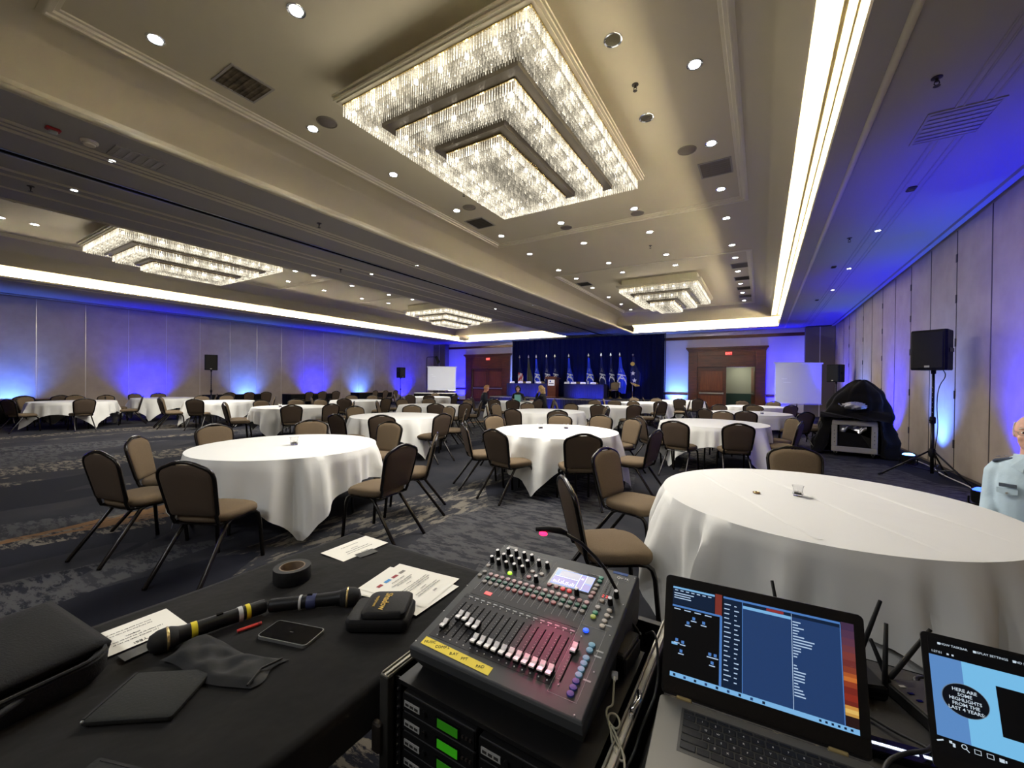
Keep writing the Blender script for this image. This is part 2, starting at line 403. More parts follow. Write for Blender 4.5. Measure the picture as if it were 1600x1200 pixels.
# beam between the coffers: soffit with mouldings, a track slot in the middle
for x0, x1 in ((-6.16, -7.88), (-8.02, -10.06)):
    cpart(MB().box(x1, x0, YN, YB, ZS, ZS+.02), 'soffit', 'paint_soffit')
cpart(MB().box(-8.04, -7.86, YN, YB, ZS+.12, ZS+.14).box(-7.89,-7.87,YN,YB,ZS,ZS+.13).box(-8.03,-8.01,YN,YB,ZS,ZS+.13), 'track_slot', 'dark_slot')
cpart(MB().box(-8.035, -8.015, YN, YB, ZS-.012, ZS+.02).box(-7.885,-7.865,YN,YB,ZS-.012,ZS+.02), 'track_rail', 'silver')
for x_, r_ in ((-6.17,.03),(-6.22,.022),(-6.98,.028),(-7.10,.02),(-7.22,.028),(-8.6,.028),(-8.85,.028),(-9.45,.022),(-10.05,.03)):
    mb = MB(); mb.tube([(x_,YN,ZS+.004),(x_,YB,ZS+.004)], r_, 10); cpart(mb, 'moulding_bead', 'paint_trim', smooth=True)
for x0, z0, x1, z1 in ((-6.16,ZS,-6.18,ZS+.09),(-6.18,ZS+.09,-6.72,ZB),(-10.06,ZS,-10.04,ZS+.09),(-10.04,ZS+.09,-10.5,ZB)):
    cpart(MB().add([(x0,YN,z0),(x1,YN,z1),(x1,YB,z1),(x0,YB,z0)], [(0,1,2,3)]), 'beam_edge', 'paint_ceiling')
# right, left, back and near soffits
cpart(MB().box(.65, XR, YN, YB, ZS, ZS+.02), 'soffit', 'paint_soffit')
cpart(MB().box(XL, -18.15, YN, YB, ZS, ZS+.02), 'soffit', 'paint_soffit')
cpart(MB().box(-18.15, .65, 23.25, YB, ZS-.012, ZS+.02), 'soffit', 'paint_soffit')
cpart(MB().box(-6.16, .65, YN, -.35, ZS, ZS+.02).box(-18.15, -10.06, YN, -.35, ZS, ZS+.02), 'soffit', 'paint_soffit')
cpart(MB().add([(-6.7,-.35,ZS),(.65,-.35,ZS),(.65,0,ZB),(-6.7,0,ZB)], [(0,1,2,3)]).add([(-18.15,-.35,ZS),(-10.06,-.35,ZS),(-10.06,0,ZB),(-18.15,0,ZB)], [(0,1,2,3)]), 'beam_edge', 'paint_ceiling')
for x_, r_ in ((.93,.035),(1.60,.012),(1.66,.012),(1.80,.012),(1.86,.012),(-18.45,.03)):
    mb = MB(); mb.tube([(x_,YN,ZS+.002),(x_,YB-.5,ZS+.002)], r_, 10); cpart(mb, 'moulding_bead', 'paint_trim' if r_ > .02 else 'paint_soffit', smooth=True)
mb = MB(); mb.tube([(XL,YB-.5,ZS-.01),(.93,YB-.5,ZS-.01)], .03, 10); cpart(mb, 'moulding_bead', 'paint_trim', smooth=True)
cpart(MB().box(XR-.12, XR-.03, YN, YB-.45, ZS-.05, ZS), 'track_valance', 'paint_soffit'); cpart(MB().box(XL+.03, XL+.12, YN, YB-.45, ZS-.05, ZS), 'track_valance', 'paint_soffit')
# roof above everything so that no sky gets in
cpart(MB().box(XL-.3, XR+.3, YN-.3, YB+4, 5.6, 5.7), 'roof_slab', 'dark_slot')
# ------------------------------------------------------------------ downlights, grilles, sprinklers
def downlight(x, y, label, group, z=ZC, r=.085, energy=14, eye=False, cone=115):
    t = thing('recessed_downlight', label, 'downlight', (x, y, z), 0, group)
    dl_parts(t, r, eye)
    if energy: lamp('downlight_beam', 'SPOT', (0,0,-.02), energy, COOL, t, spot_size=R(cone), spot_blend=.8 if cone < 130 else .4, shadow_soft_size=.08)
    return t
_dl = {}
def dl_parts(t, r, eye):
    k = (r, eye)
    if k not in _dl:
        a = MB(); a.lathe([(r*.80,.012),(r*.84,-.004),(r,-.008),(r*1.04,-.003),(r*1.05,.004)], 24)
        b = MB(); b.lathe([(r*.82,.0),(r*.74,.035),(r*.5,.05)] if not eye else [(r*.82,.0),(r*.8,.03),(r*.6,.05)], 20)
        c = MB(); c.lathe([(.001,-.002),(r*.72,-.001),(r*.78,.004)] if not eye else [(.001,.012),(r*.42,.014),(r*.5,.02)], 20, c=(0 if not eye else r*.22, 0, 0))
        _dl[k] = (a.mesh('trim_ring','lamp_can',40), b.mesh('reflector','lamp_can',True), c.mesh('lens','lamp_disc',True))
    for n, me in zip(('trim_ring','reflector','lens'), _dl[k]):
        o = bpy.data.objects.new(n, me); col.objects.link(o); o.parent = t
ROWS = [(-5.56,'far left-hand'),(-3.93,'left inner'),(-2.30,'right inner'),(-.69,'right-hand')]
YS = {-5.56:[1.75,3.54,5.05,6.8,8.54,10.0,11.9,13.35,14.96,16.9,18.7,20.3], -3.93:[2.32,8.51,9.9,11.9,13.32], -2.30:[2.32,8.56,9.93,11.9,13.29], -.69:[3.4,5.02,6.8,8.49,9.9,11.9,13.31,14.97,16.85,18.57,20.33]}
for x, nm in ROWS:
    for i, y in enumerate(YS[x]):
        sunk = y < 9.05 or y > 12.55
        downlight(x, y, 'white recessed downlight, %s along the %s row of the right coffer' % (ORD[i], nm), 'downlights of the right coffer', ZC+(.05 if sunk else 0))
for i, (x, y) in enumerate([(-1.38,4.23),(-1.38,5.70)]):
    downlight(x, y, ('nearer' if i == 0 else 'farther')+' chrome eyeball downlight just right of the big crystal chandelier', 'eyeball downlights', ZC+.05, .095, 10, True)
for i, (x, y) in enumerate([(-13.2,1.86),(-13.2,2.39),(-14.8,2.41),(-14.85,1.9),(-13.36,7.92),(-13.36,8.58),(-15.0,8.63),(-15.0,10.09),(-13.3,10.1),(-15.0,11.9),(-13.3,11.9),(-15.0,13.4),(-13.35,13.3),(-11.7,10.0),(-11.7,8.6)]):
    downlight(x, y, 'white recessed downlight, %s of the left coffer counting from the camera' % (ORD+['fourteenth','fifteenth'])[i], 'downlights of the left coffer', ZC+(.05 if y < 9.05 or y > 12.55 else 0), energy=22)
for i, (x, y) in enumerate([(-7.1,1.8),(-7.1,7.2),(-7.1,13.0),(-8.7,1.8),(-8.7,7.2),(-8.7,13.0),(1.73,9.6),(1.73,12.4),(1.73,15.0)]):
    lab = ('small pin spotlight %s along the beam beside the track slot, ' % ORD[i % 3] + ('near side' if i < 3 else 'far side')) if i < 6 else 'small pin spotlight in the right soffit, %s from the camera' % ORD[i-6]
    downlight(x, y, lab, 'pin spots', ZS, .05, 0)
for i, x in enumerate((-5.5,-3.9,-2.3,-.7)):  # unseen fill lamps, added to brighten the foreground
    downlight(x, -2.2, 'added unseen fill downlight behind the camera, %s from the left' % ORD[i], 'added fill downlights behind the camera', ZS, energy=110, cone=160)
def grille(x, y, sx, sy, z, label, mat, group, slats=7):
    t = thing('air_grille', label, 'vent', (x, y, z), 0, group)
    MB().box(-sx/2, sx/2, -sy/2, sy/2, -.008, .004).build('backing', mat, t)
    f = MB()
    for a, b, c, d in ((-sx/2-.025,-sx/2,-sy/2-.025,sy/2+.025),(sx/2,sx/2+.025,-sy/2-.025,sy/2+.025),(-sx/2,sx/2,-sy/2-.025,-sy/2),(-sx/2,sx/2,sy/2,sy/2+.025)): f.box(a,b,c,d,-.014,.004)
    f.build('grille_frame', 'paint_soffit', t)
    for i in range(slats):
        yy = -sy/2+sy*(i+.5)/slats
        MB().obox((0,yy,-.010), sx, sy/slats*.55, .002, (1,0,0), (0,1,.25)).build('slat', mat, t)
for x, y, lab, mat, z in [(-5.46,2.57,'square stained air grille near the top left of the ceiling','vent_stained',1),(-.70,7.61,'air grille by the right edge of the near ceiling panel','vent_grey',1),(-5.53,7.6,'dark air grille left of the chandelier at the far end of the near ceiling panel','vent_dark',1),
        (-.6,14.23,'grey air grille nearest the camera in the far ceiling panel, right side','vent_grey',1),(-.6,16.0,'black air grille in the far ceiling panel, right side, nearer one','vent_dark',1),(-.6,17.67,'black air grille in the far ceiling panel, right side, middle one','vent_dark',1),(-.6,19.3,'brownish air grille in the far ceiling panel, right side, farthest one','vent_grey',1),(-5.6,14.22,'air grille in the far ceiling panel, left side','vent_dark',1)]:
    grille(x, y, .44, .44 if y < 3 else .5, ZC+.05, lab, mat, 'ceiling grilles')
grille(1.68, 6.05, .5, .6, ZS, 'pale air grille in the right soffit', 'paint_soffit', 'ceiling grilles')
grille(-6.73, 1.95, .3, .45, ZS, 'pale air grille in the beam beside the smoke detector', 'paint_soffit', 'ceiling grilles', 5)
for i, (x, y) in enumerate([(-5.24,3.55),(-1.03,6.81),(-5.23,6.8),(-3.94,8.82),(-2.30,8.82)]):
    t = thing('ceiling_speaker', ['round grey ceiling speaker left of the big chandelier, near one','round grey ceiling speaker right of the big chandelier','round grey ceiling speaker left of the big chandelier, far one','round grey ceiling speaker beyond the big chandelier, left one','round grey ceiling speaker beyond the big chandelier, right one'][i], 'speaker', (x, y, ZC+.05), 0, 'ceiling speakers')
    a = MB(); a.lathe([(.001,-.010),(.115,-.008),(.12,-.004)], 28); a.build('grille_disc', 'speaker_grille', t, smooth=40)
    a = MB(); a.lathe([(.118,-.002),(.125,-.012),(.135,-.010),(.138,0)], 28); a.build('rim', 'vent_grey', t, smooth=40)
def sprinkler(x, y, z, label):
    t = thing('sprinkler', label, 'sprinkler', (x, y, z), 0, 'fire sprinklers')
    a = MB(); a.lathe([(.04,0),(.04,-.006),(.012,-.012),(.010,-.04)], 14); a.build('escutcheon', 'hinge_metal', t, smooth=40)
    a = MB(); a.tube([(.012,0,-.03),(.018,0,-.055),(0,0,-.075),(-.018,0,-.055),(-.012,0,-.03)], .004, 6); a.build('frame_arms', 'hinge_metal', t)
    a = MB(); a.lathe([(.001,-.073),(.026,-.076),(.024,-.079)], 12); a.build('deflector', 'hinge_metal', t)
for x, y, z, l in [(-1.35,5.0,ZC+.05,'fire sprinkler between the two eyeball downlights'),(-4.9,6.2,ZC+.05,'fire sprinkler left of the big chandelier'),(-2.5,10.9,ZC,'fire sprinkler in the ceiling band between the two panels'),(1.3,5.09,ZS,'fire sprinkler in the right soffit near the pale grille'),(1.37,9.83,ZS,'fire sprinkler in the middle of the right soffit'),(-9.08,1.44,ZS,'fire sprinkler in the beam at the far left'),(-6.7,4.4,ZS,'fire sprinkler in the beam left of the coffer edge'),(-9.0,6.5,ZS,'fire sprinkler in the beam above the left chandelier')]:
    sprinkler(x, y, z, l)
for i, (x, y) in enumerate([(1.75,7.77),(1.40,12.04),(1.5,16.5)]):
    t = thing('soffit_sensor', 'small dark square sensor in the right soffit, %s from the camera' % ORD[i], 'sensor', (x, y, ZS), 0, 'soffit sensors')
    MB().bevbox(-.05,.05,-.08,.08,-.022,.0,.012).build('sensor_body', 'vent_dark', t)
    MB().box(-.03,.03,-.05,.05,-.026,-.02).build('sensor_window', 'black_gloss', t)
t = thing('smoke_detector', 'round smoke detector on the beam at upper left', 'smoke detector', (-6.75, 1.52, ZS))
a = MB(); a.lathe([(.001,-.05),(.05,-.048),(.06,-.03),(.075,-.02),(.08,0)], 22); a.build('detector_body', 'paint_trim', t, smooth=40)
a = MB(); a.lathe([(.062,-.03),(.064,-.024)], 22); a.build('vent_ring', 'vent_dark', t)
t = thing('fire_alarm_strobe', 'red fire alarm strobe on the beam at upper left', 'alarm', (-6.74, 1.23, ZS))
pm('alarm_red', (150,22,20), .4)
MB().bevbox(-.04,.04,-.06,.06,-.03,0,.01).build('alarm_body', 'alarm_red', t); MB().bevbox(-.022,.022,-.035,.035,-.06,-.028,.008).build('strobe_lens', 'silver', t)

# ------------------------------------------------------------------ crystal chandeliers
def crystal_mats():
    # crystal: sparkle and the glow of nearby bulbs painted into each rod as emission
    mt = bpy.data.materials.new('crystal'); mt.use_nodes = True; nt = mt.node_tree; N = nt.nodes; L = nt.links
    N.remove(N['Principled BSDF']); out = N['Material Output']
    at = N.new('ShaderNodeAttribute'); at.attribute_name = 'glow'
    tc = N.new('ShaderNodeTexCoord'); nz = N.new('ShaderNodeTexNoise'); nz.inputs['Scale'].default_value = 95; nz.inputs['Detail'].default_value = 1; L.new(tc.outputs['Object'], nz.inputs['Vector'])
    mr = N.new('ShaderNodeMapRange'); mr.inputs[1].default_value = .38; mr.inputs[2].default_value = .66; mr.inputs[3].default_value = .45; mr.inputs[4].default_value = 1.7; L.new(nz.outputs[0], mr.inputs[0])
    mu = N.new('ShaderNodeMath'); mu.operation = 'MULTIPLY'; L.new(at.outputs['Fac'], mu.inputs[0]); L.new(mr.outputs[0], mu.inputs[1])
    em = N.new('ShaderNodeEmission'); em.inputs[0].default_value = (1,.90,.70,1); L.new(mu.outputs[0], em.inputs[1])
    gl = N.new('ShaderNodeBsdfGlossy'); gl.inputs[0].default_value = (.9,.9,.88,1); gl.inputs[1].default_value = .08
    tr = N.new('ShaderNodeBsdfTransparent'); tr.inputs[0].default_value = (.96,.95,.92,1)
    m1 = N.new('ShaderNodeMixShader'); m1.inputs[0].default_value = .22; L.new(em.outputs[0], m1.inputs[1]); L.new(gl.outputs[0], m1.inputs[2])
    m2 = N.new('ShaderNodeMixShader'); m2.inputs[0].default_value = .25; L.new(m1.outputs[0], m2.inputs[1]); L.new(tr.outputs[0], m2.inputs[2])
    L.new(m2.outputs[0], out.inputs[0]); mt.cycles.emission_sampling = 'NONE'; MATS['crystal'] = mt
crystal_mats()
pm('plate_bronze', (104,96,84), .45, .2); pm('bulb', (255,255,255), .4, emit=(255,246,228), es=18)
TIERS = [(1.28, 1.80, 4.80, 4.63, .31), (.85, 1.36, 4.60, 4.43, .33), (.40, .93, 4.39, 4.24, .42)]
def bulb_spots(a, b):
    A, B = a-.085, b-.085; nx, ny = max(2, round(2*A/.36)), max(2, round(2*B/.36))
    return [(-A+2*A*i/nx, s*B) for s in (-1,1) for i in range(nx+1)] + [(s*A, -B+2*B*i/ny) for s in (-1,1) for i in range(1, ny)]
def chandelier_meshes():
    rnd = random.Random(3); out = []
    for a, b, zt, zb, dep in TIERS:
        mb = MB(); k = 0; ins = 0.0; glow = []; spots = bulb_spots(a, b)
        while ins < dep-.005 and a-ins > .02:
            A, B = a-ins, b-ins; per = 4*(A+B); n = max(4, int(per/.034))
            for i in range(n):
                s = per*(i+.25*(k % 2)*2)/n
                if s >= per: s -= per
                if s < 2*A: x, y = -A+s, -B
                elif s < 2*A+2*B: x, y = A, -B+(s-2*A)
                elif s < 4*A+2*B: x, y = A-(s-2*A-2*B), B
                else: x, y = -A, B-(s-4*A-2*B)
                r = .0075; z1 = zt if k == 0 else zb+.10; z0 = zb+(.022 if k == 0 else 0)-.006*k*(1 if k < 4 else 0)+rnd.uniform(-.003,.003)
                q = rnd.random()*1.5; c, s_ = math.cos(q)*r, math.sin(q)*r
                mb.add([(x+c,y+s_,z1),(x-s_,y+c,z1),(x-c,y-s_,z1),(x+s_,y-c,z1),(x+c,y+s_,z0+.012),(x-s_,y+c,z0+.012),(x-c,y-s_,z0+.012),(x+s_,y-c,z0+.012),(x,y,z0)],
                       [(0,4,5,1),(1,5,6,2),(2,6,7,3),(3,7,4,0),(4,8,5),(5,8,6),(6,8,7),(7,8,4)])
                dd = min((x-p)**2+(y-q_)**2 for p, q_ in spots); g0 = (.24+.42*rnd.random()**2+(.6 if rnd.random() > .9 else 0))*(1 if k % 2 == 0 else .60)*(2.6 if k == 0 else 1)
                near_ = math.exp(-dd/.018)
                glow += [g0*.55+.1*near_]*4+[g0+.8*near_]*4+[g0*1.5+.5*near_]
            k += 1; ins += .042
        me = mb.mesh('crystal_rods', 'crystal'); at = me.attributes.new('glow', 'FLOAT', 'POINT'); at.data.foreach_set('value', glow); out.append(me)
    pl = MB()
    for a, b, z0, z1 in ((1.22,1.72,4.88,5.12),(1.37,1.90,4.865,4.89),(1.345,1.875,4.84,4.865),(1.36,1.89,4.815,4.84),(1.33,1.86,4.80,4.815)): pl.box(-a,a,-b,b,z0,z1)
    plate = pl.mesh('ceiling_plate', 'paint_trim')
    fr = []
    for (a, b, zt, zb, dep), (a2, b2, zt2, _, _) in zip(TIERS[:2], TIERS[1:]):
        f = MB(); f.box(-(a-dep), a-dep, -(b-dep), b-dep, zb-.028, zb+.09); fr.append(f.mesh('tier_plate', 'plate_bronze'))
    rl = []
    for a, b, zt, zb, dep in TIERS:
        f = MB()
        for q in (a+.012,):
            w_ = .02; B = b+.012
            f.box(-q,q,-B,-B+w_,zt-.012,zt+.012).box(-q,q,B-w_,B,zt-.012,zt+.012).box(-q,-q+w_,-B+w_,B-w_,zt-.012,zt+.012).box(q-w_,q,-B+w_,B-w_,zt-.012,zt+.012)
        rl.append(f.mesh('tier_rail', 'brass'))
    bb = MB(); bb.ell((0,0,0), .024, .024, .03, 10, 6); return out, plate, fr, rl, bb.mesh('bulb', 'bulb', True)
pm('brass', (214,190,130), .25, .8)
CH = chandelier_meshes()
def chandelier(x, y, label, power):
    t = thing('crystal_chandelier', label, 'chandelier', (x, y, 0), 0, 'stepped crystal chandeliers')
    def link(me, kind=None):
        o = bpy.data.objects.new(me.name.split('.')[0], me); col.objects.link(o); o.parent = t
        if kind: o['kind'] = kind
        return o
    for me in CH[0]: link(me, 'stuff')
    link(CH[1])
    for me in CH[2]+CH[3]: link(me)
    for a, b, zt, zb, dep in TIERS:
        for px_, py_ in bulb_spots(a, b):
            o = link(CH[4]); o.location = (px_, py_, zb+.085)
    lamp('chandelier_glow', 'AREA', (0,0,4.14), power, WARM, t, shape='RECTANGLE', size=2.2, size_y=3.2, aim=(0,0,-1))
    for sx, sy, ln in ((1,0,3.4),(-1,0,3.4),(0,1,2.4),(0,-1,2.4)):      # glow leaving the sides of the crystal curtain
        l = lamp('chandelier_side_glow', 'AREA', (sx*1.39, sy*1.92, 4.715), power*.013, WARM, t, shape='RECTANGLE', size=ln if sx == 0 else .14, size_y=.14 if sx == 0 else ln, aim=(sx,sy,0))
        l.rotation_euler = Matrix((V((sy,-sx,0)), V((0,0,1)), V((-sx,-sy,0)))).transposed().to_euler(); l.data.size = ln; l.data.size_y = .14
    return t
chandelier(-3.05, 4.95, 'huge three-tiered crystal chandelier overhead in the near coffer', 260)
chandelier(-3.05, 16.1, 'three-tiered crystal chandelier farther down the right coffer', 260)
chandelier(-13.4, 5.0, 'long three-tiered crystal chandelier nearer the camera in the left coffer', 280)
chandelier(-13.5, 16.1, 'three-tiered crystal chandelier at the far end of the left coffer', 260)
# ------------------------------------------------------------------ round tables under white cloths
TC = dict(A=(-4.5,2.61),B=(.31,3.28),C=(-2.65,5.64),D=(-.78,8.53),E=(-17.45,3.62),F=(-18.36,6.1),G=(-14.84,6.37),H=(-10.61,6.24),I=(-12.21,9.58),J=(-6.41,5.99),K=(-8.43,9.17),L=(-12.66,13.69),M=(-7.73,12.77),N=(-4.59,9.24),O=(-4.08,12.22),P=(-3.67,15.54),Q=(-2.93,18.51),R=(-.12,15.62),S=(-.26,12.06))
DESC = dict(A='the large table at left front',B='the big table behind the laptops',C='the centre table with two glass holders',D='the table right of centre front',
    E='the table at the far left edge',F='the table under the first deep blue wall glow',G='the table before the left wall loudspeaker',H='the left table with one small votive',
    I='the table below the far blue wall glows',J='the table right behind the left front table',K='the table before the left projection screen',L='the table nearest the left projection screen',
    M='the table with the seated people',N='the table behind the centre table',O='the table before the lectern',P='the table before the two-star flag',Q='the tall-clothed table before the right door',
    R='the table before the right projection screen',S='the table behind the one right of centre')
CLOTH_ROT = dict(A=20,B=-7,C=52,D=8,J=30)
_tt = MB(); _tt.lathe([(.001,.735),(.90,.735),(.912,.745),(.912,.752),(.90,.757),(.001,.757)], 48); TOPM = _tt.mesh('tabletop','table_wood',40)
_lg = MB(); _lg.tube([(.5,.35,.735),(.55,.38,.7),(.58,.40,.02),(.58,.40,0)], .016, 8); LEGM = _lg.mesh('leg','black_metal',True)
def cloth(rot, seed, half=1.25, zmax=.70, nth=168, lift=0., R_=.918, flare=1.):
    rnd = random.Random(seed); ph = [rnd.uniform(0,6.28) for _ in range(5)]; mb = MB()
    rings = []
    for rr in (.02,.25,.5,.75,.86,.905): rings.append([(rr*math.cos(t),rr*math.sin(t),.7615+lift+.0015*math.sin(9*t+ph[0])*(rr>.4)) for t in [2*math.pi*i/nth for i in range(nth)]])
    ns = 13
    for j in range(ns+1):
        s = j/ns; ring = []
        for i in range(nth):
            t = 2*math.pi*i/nth; q = t-R(rot)
            L_ = half/max(abs(math.cos(q)),abs(math.sin(q)))-R_
            corner = max(0, (abs(math.sin(2*q))-.45)/.55)
            L_ = min(L_, zmax+.12)
            d = L_*s
            fold = (.026*math.sin(17*t+ph[1]+1.9*math.sin(2*t+ph[2]))+.018*math.sin(29*t+ph[3]+1.2*math.sin(3*t))+.010*math.sin(43*t+ph[0]))*min(1,d/.24)*(.6+.6*math.sin(3*t+ph[2])**2)
            # the four hanging corners fan into deep cone folds
            fold += corner*.075*math.sin(4*q*2.0+ph[4]+5*q)*min(1,d/.45)
            out = .006+.018*min(1,s*6)+(.05+.09*corner)*flare*d+fold*flare
            z = .7615+lift-.004*min(1,s*8)-d*.965*(1-.06*corner)
            z = max(z, .012)
            rho = R_+out; ring.append((rho*math.cos(t), rho*math.sin(t), z))
        rings.append(ring)
    n = nth; o = 0
    mb.loft(rings, cap=False); mb.face([i for i in range(n)])
    return mb
for i, (k, (x, y)) in enumerate(TC.items()):
    t = thing('round_table', 'round folding table carrying the white cloth, '+DESC[k], 'table', (x, y, 0), R(17*i), 'round banquet tables')
    o = bpy.data.objects.new('tabletop', TOPM); col.objects.link(o); o.parent = t
    for s in range(4):
        o = bpy.data.objects.new('leg', LEGM); col.objects.link(o); o.parent = t; o.rotation_euler = (0,0,[0, R(70), R(180), R(250)][s])
    c = cloth(CLOTH_ROT.get(k, (i*37) % 90), i, 1.25, .70 if k != 'Q' else .735, 168 if k in 'ABCDJ' else 96, flare=1.35 if k == 'B' else 1.).build('tablecloth', 'white_cloth', None, (x, y, 0), smooth=60)
    tag(c, 'white tablecloth draped over '+DESC[k], 'tablecloth', 'white tablecloths')
c = cloth(5, 77, 1.5, .735, 168, -.0015, .893, .18).build('under_cloth', 'white_cloth', None, (*TC['B'], 0), smooth=60); tag(c, 'longer white under-cloth hanging to the floor below the big front tablecloth', 'tablecloth')
# pressed crease ridges across the big cloth
cz = bpy.data.objects.new
def creases(x, y, rot, name, par):
    for k_, off in enumerate((-.46, .0, .46)):
        h = math.sqrt(.855**2-off*off); mb = MB()
        mb.loft([[(-h+2*h*i/20, off-.017+.006*math.sin(i*.7+k_), .7622) for i in range(21)], [(-h+2*h*i/20, off+.006*math.sin(i*.7+k_), .7622+.009*math.sin(math.pi*i/20)**.6) for i in range(21)], [(-h+2*h*i/20, off+.017+.006*math.sin(i*.7+k_), .7622) for i in range(21)]], cap=False, closed=False)
        o = mb.build('fold_crease', 'white_cloth', par, smooth=True); o.rotation_euler = (0,0,R(rot))
for o in col.objects:
    if o.get('label') == 'white tablecloth draped over '+DESC['B']: creases(0, 0, -62, 'crease', o)

# ------------------------------------------------------------------ banquet chairs
def crown(f=1.0, dip=0.0):
    """outline of the back, x right, z up, seen from the front; dip lowers the middle of the top edge"""
    L_ = [(.175,0),(.190,.02),(.198,.10),(.206,.18),(.213,.25),(.216,.30),(.210,.335),(.192,.362),(.160,.380),(.125,.393),(.090,.408),(.055,.418),(.025,.422)]
    pts = [(x*f, z if x > .1 else z-dip*(1-(x/.1)**2)) for x, z in L_]
    return [(-x, z) for x, z in pts[::-1]][::-1][::-1] and ([(x, z) for x, z in pts] + [(-x, z) for x, z in pts[::-1]])
LEAN = R(13)
def onback(x, z, y=0): return (x, -.205-math.sin(LEAN)*z+math.cos(LEAN)*y, .475+math.cos(LEAN)*z+math.sin(LEAN)*y)
def pad(front):
    o = crown(.97, .020); cx, cz_ = 0, .2
    sg = 1 if front else -1; rings = []
    for f, y in ((1.0,0),(1.0,.012),(.95,.024),(.8,.030),(.4,.034)) if front else ((1.0,0),(.99,.008),(.93,.014),(.6,.016)):
        rings.append([onback(cx+(x-cx)*f, cz_+(z-cz_)*f, sg*y) for x, z in o])
    if not front: rings = [r[::-1] for r in rings]
    mb = MB(); mb.loft(rings[::-1] if front else rings[::-1]); return mb
_seat = MB(); rings = []
def so(f, z, sx=.225, sy=.22):
    r = []
    for i in range(28):
        t = 2*math.pi*i/28; c, s = math.cos(t), math.sin(t); e = .5
        x = sx*f*math.copysign(abs(c)**e, c); y = sy*f*math.copysign(abs(s)**e, s); x *= 1-.07*(y < 0)*(-y/sy)
        r.append((x, y+.02, z-.012*(y/sy > .6)*(f > .9)))
    return r
_seat.loft([so(.90,.415), so(.97,.425), so(1.0,.445), so(.99,.468), so(.93,.484), so(.75,.492), so(.3,.496)])
chair0 = empty('banquet_chair')
_seat.build('seat', 'chair_fabric', chair0, smooth=True)
pad(True).build('backrest', 'chair_fabric', chair0, smooth=50)
pad(False).build('back_panel', 'chair_fabric_shaded', chair0, smooth=50)
fr = crown(1.03)
path = [(-.15,-.03,.412),(-.165,-.13,.405),(-.178,-.185,.415),onback(-.182,-.02)] 
path = path + [onback(x*1.0, z+.004) for x, z in fr[::-1]][0:] + [onback(.182,-.02),(.178,-.185,.415),(.165,-.13,.405),(.15,-.03,.412)]
_f = MB(); _f.tube(path, .0145, 8); _f.build('back_frame', 'chair_tube', chair0, smooth=True)
for s in (-1, 1):
    a = MB(); a.tube([(s*.168,-.15,.405),(s*.185,.12,.408),(s*.190,.175,.400),(s*.194,.205,.375),(s*.197,.222,.32),(s*.205,.250,.012),(s*.205,.251,0)], .0155, 8); a.build('leg', 'chair_tube', chair0, smooth=True)
    a = MB(); a.tube([(s*.172,-.06,.408),(s*.176,-.10,.385),(s*.205,-.385,.012),(s*.206,-.39,0)], .0155, 8); a.build('leg', 'chair_tube', chair0, smooth=True)
a = MB(); a.tube([(-.178,-.165,.402),(.178,-.165,.402)], .009, 6); a.tube([(-.188,.14,.402),(.188,.14,.402)], .009, 6); a.build('seat_crossbars', 'chair_tube', chair0)
used = [False]
def place_chair(x, y, rz, label, group):
    if not used[0]: c = chair0; used[0] = True
    else: c = copy_tree(chair0)
    c.location = (x, y, 0); c.rotation_euler = (0, 0, rz); tag(c, label, 'chair', group); return c
CH_ = {'A':[(5,1.62),(36,1.62),(93,1.55),(138,1.55),(182,1.58),(226,1.40),(263,1.52),(308,1.62)],
'B':[(90,1.52),(165,1.58),(212,1.62)],
'C':[(60,1.55),(86,1.70),(113,1.38),(163,1.48),(228,1.40),(263,1.38),(309,1.42),(354,1.45)],
'D':[(21,1.38),(87,1.55),(225,1.50),(255,1.62),(290,1.5),(345,1.38)],
'J':[(42,1.40),(87,1.45),(123,1.45),(176,1.45),(275,1.45),(305,1.40),(350,1.43)],
'E':[(74,1.45),(138,1.45),(167,1.45),(209,1.45),(298,1.45),(355,1.45)],
'F':[(68,1.45),(168,1.45),(195,1.45),(255,1.45)],
'G':[(63,1.45),(151,1.45),(178,1.45),(239,1.45),(265,1.45),(313,1.45)],
'H':[(5,1.45),(53,1.45),(120,1.45),(146,1.45),(180,1.45),(232,1.45),(259,1.45),(329,1.45)],
'I':[(48,1.45),(123,1.45),(150,1.45),(236,1.45),(305,1.45),(356,1.45)],
'K':[(35,1.45),(79,1.45),(135,1.45),(169,1.45),(227,1.45),(319,1.45),(352,1.45)],
'L':[(121,1.45),(227,1.45),(282,1.45),(311,1.45),(357,1.45)],
'M':[(15,1.45),(110,1.45),(205,1.45),(276,1.45),(302,1.45),(334,1.45)],
'N':[(5,1.45),(32,1.45),(91,1.45),(137,1.45),(183,1.45),(215,1.45),(266,1.45),(304,1.45)],
'O':[(13,1.45),(71,1.45),(97,1.45),(123,1.45),(203,1.45),(282,1.45),(320,1.45)],
'P':[(10,1.45),(87,1.45),(119,1.45),(197,1.45),(303,1.45)],
'Q':[(192,1.45),(278,1.45),(304,1.45)],
'S':[(87,1.45),(121,1.45),(187,1.45),(234,1.45),(269,1.45),(318,1.45),(356,1.45)],
'R':[(72,1.45),(108,1.45),(184,1.45),(266,1.45),(304,1.45)]}
TURN = {('A',263):26, ('A',308):-12}
rj = random.Random(5)
def ordinal(i, n):
    if n == 1: return 'only'
    return 'leftmost' if i == 0 else 'rightmost' if i == n-1 else ORD[i]+' from left'
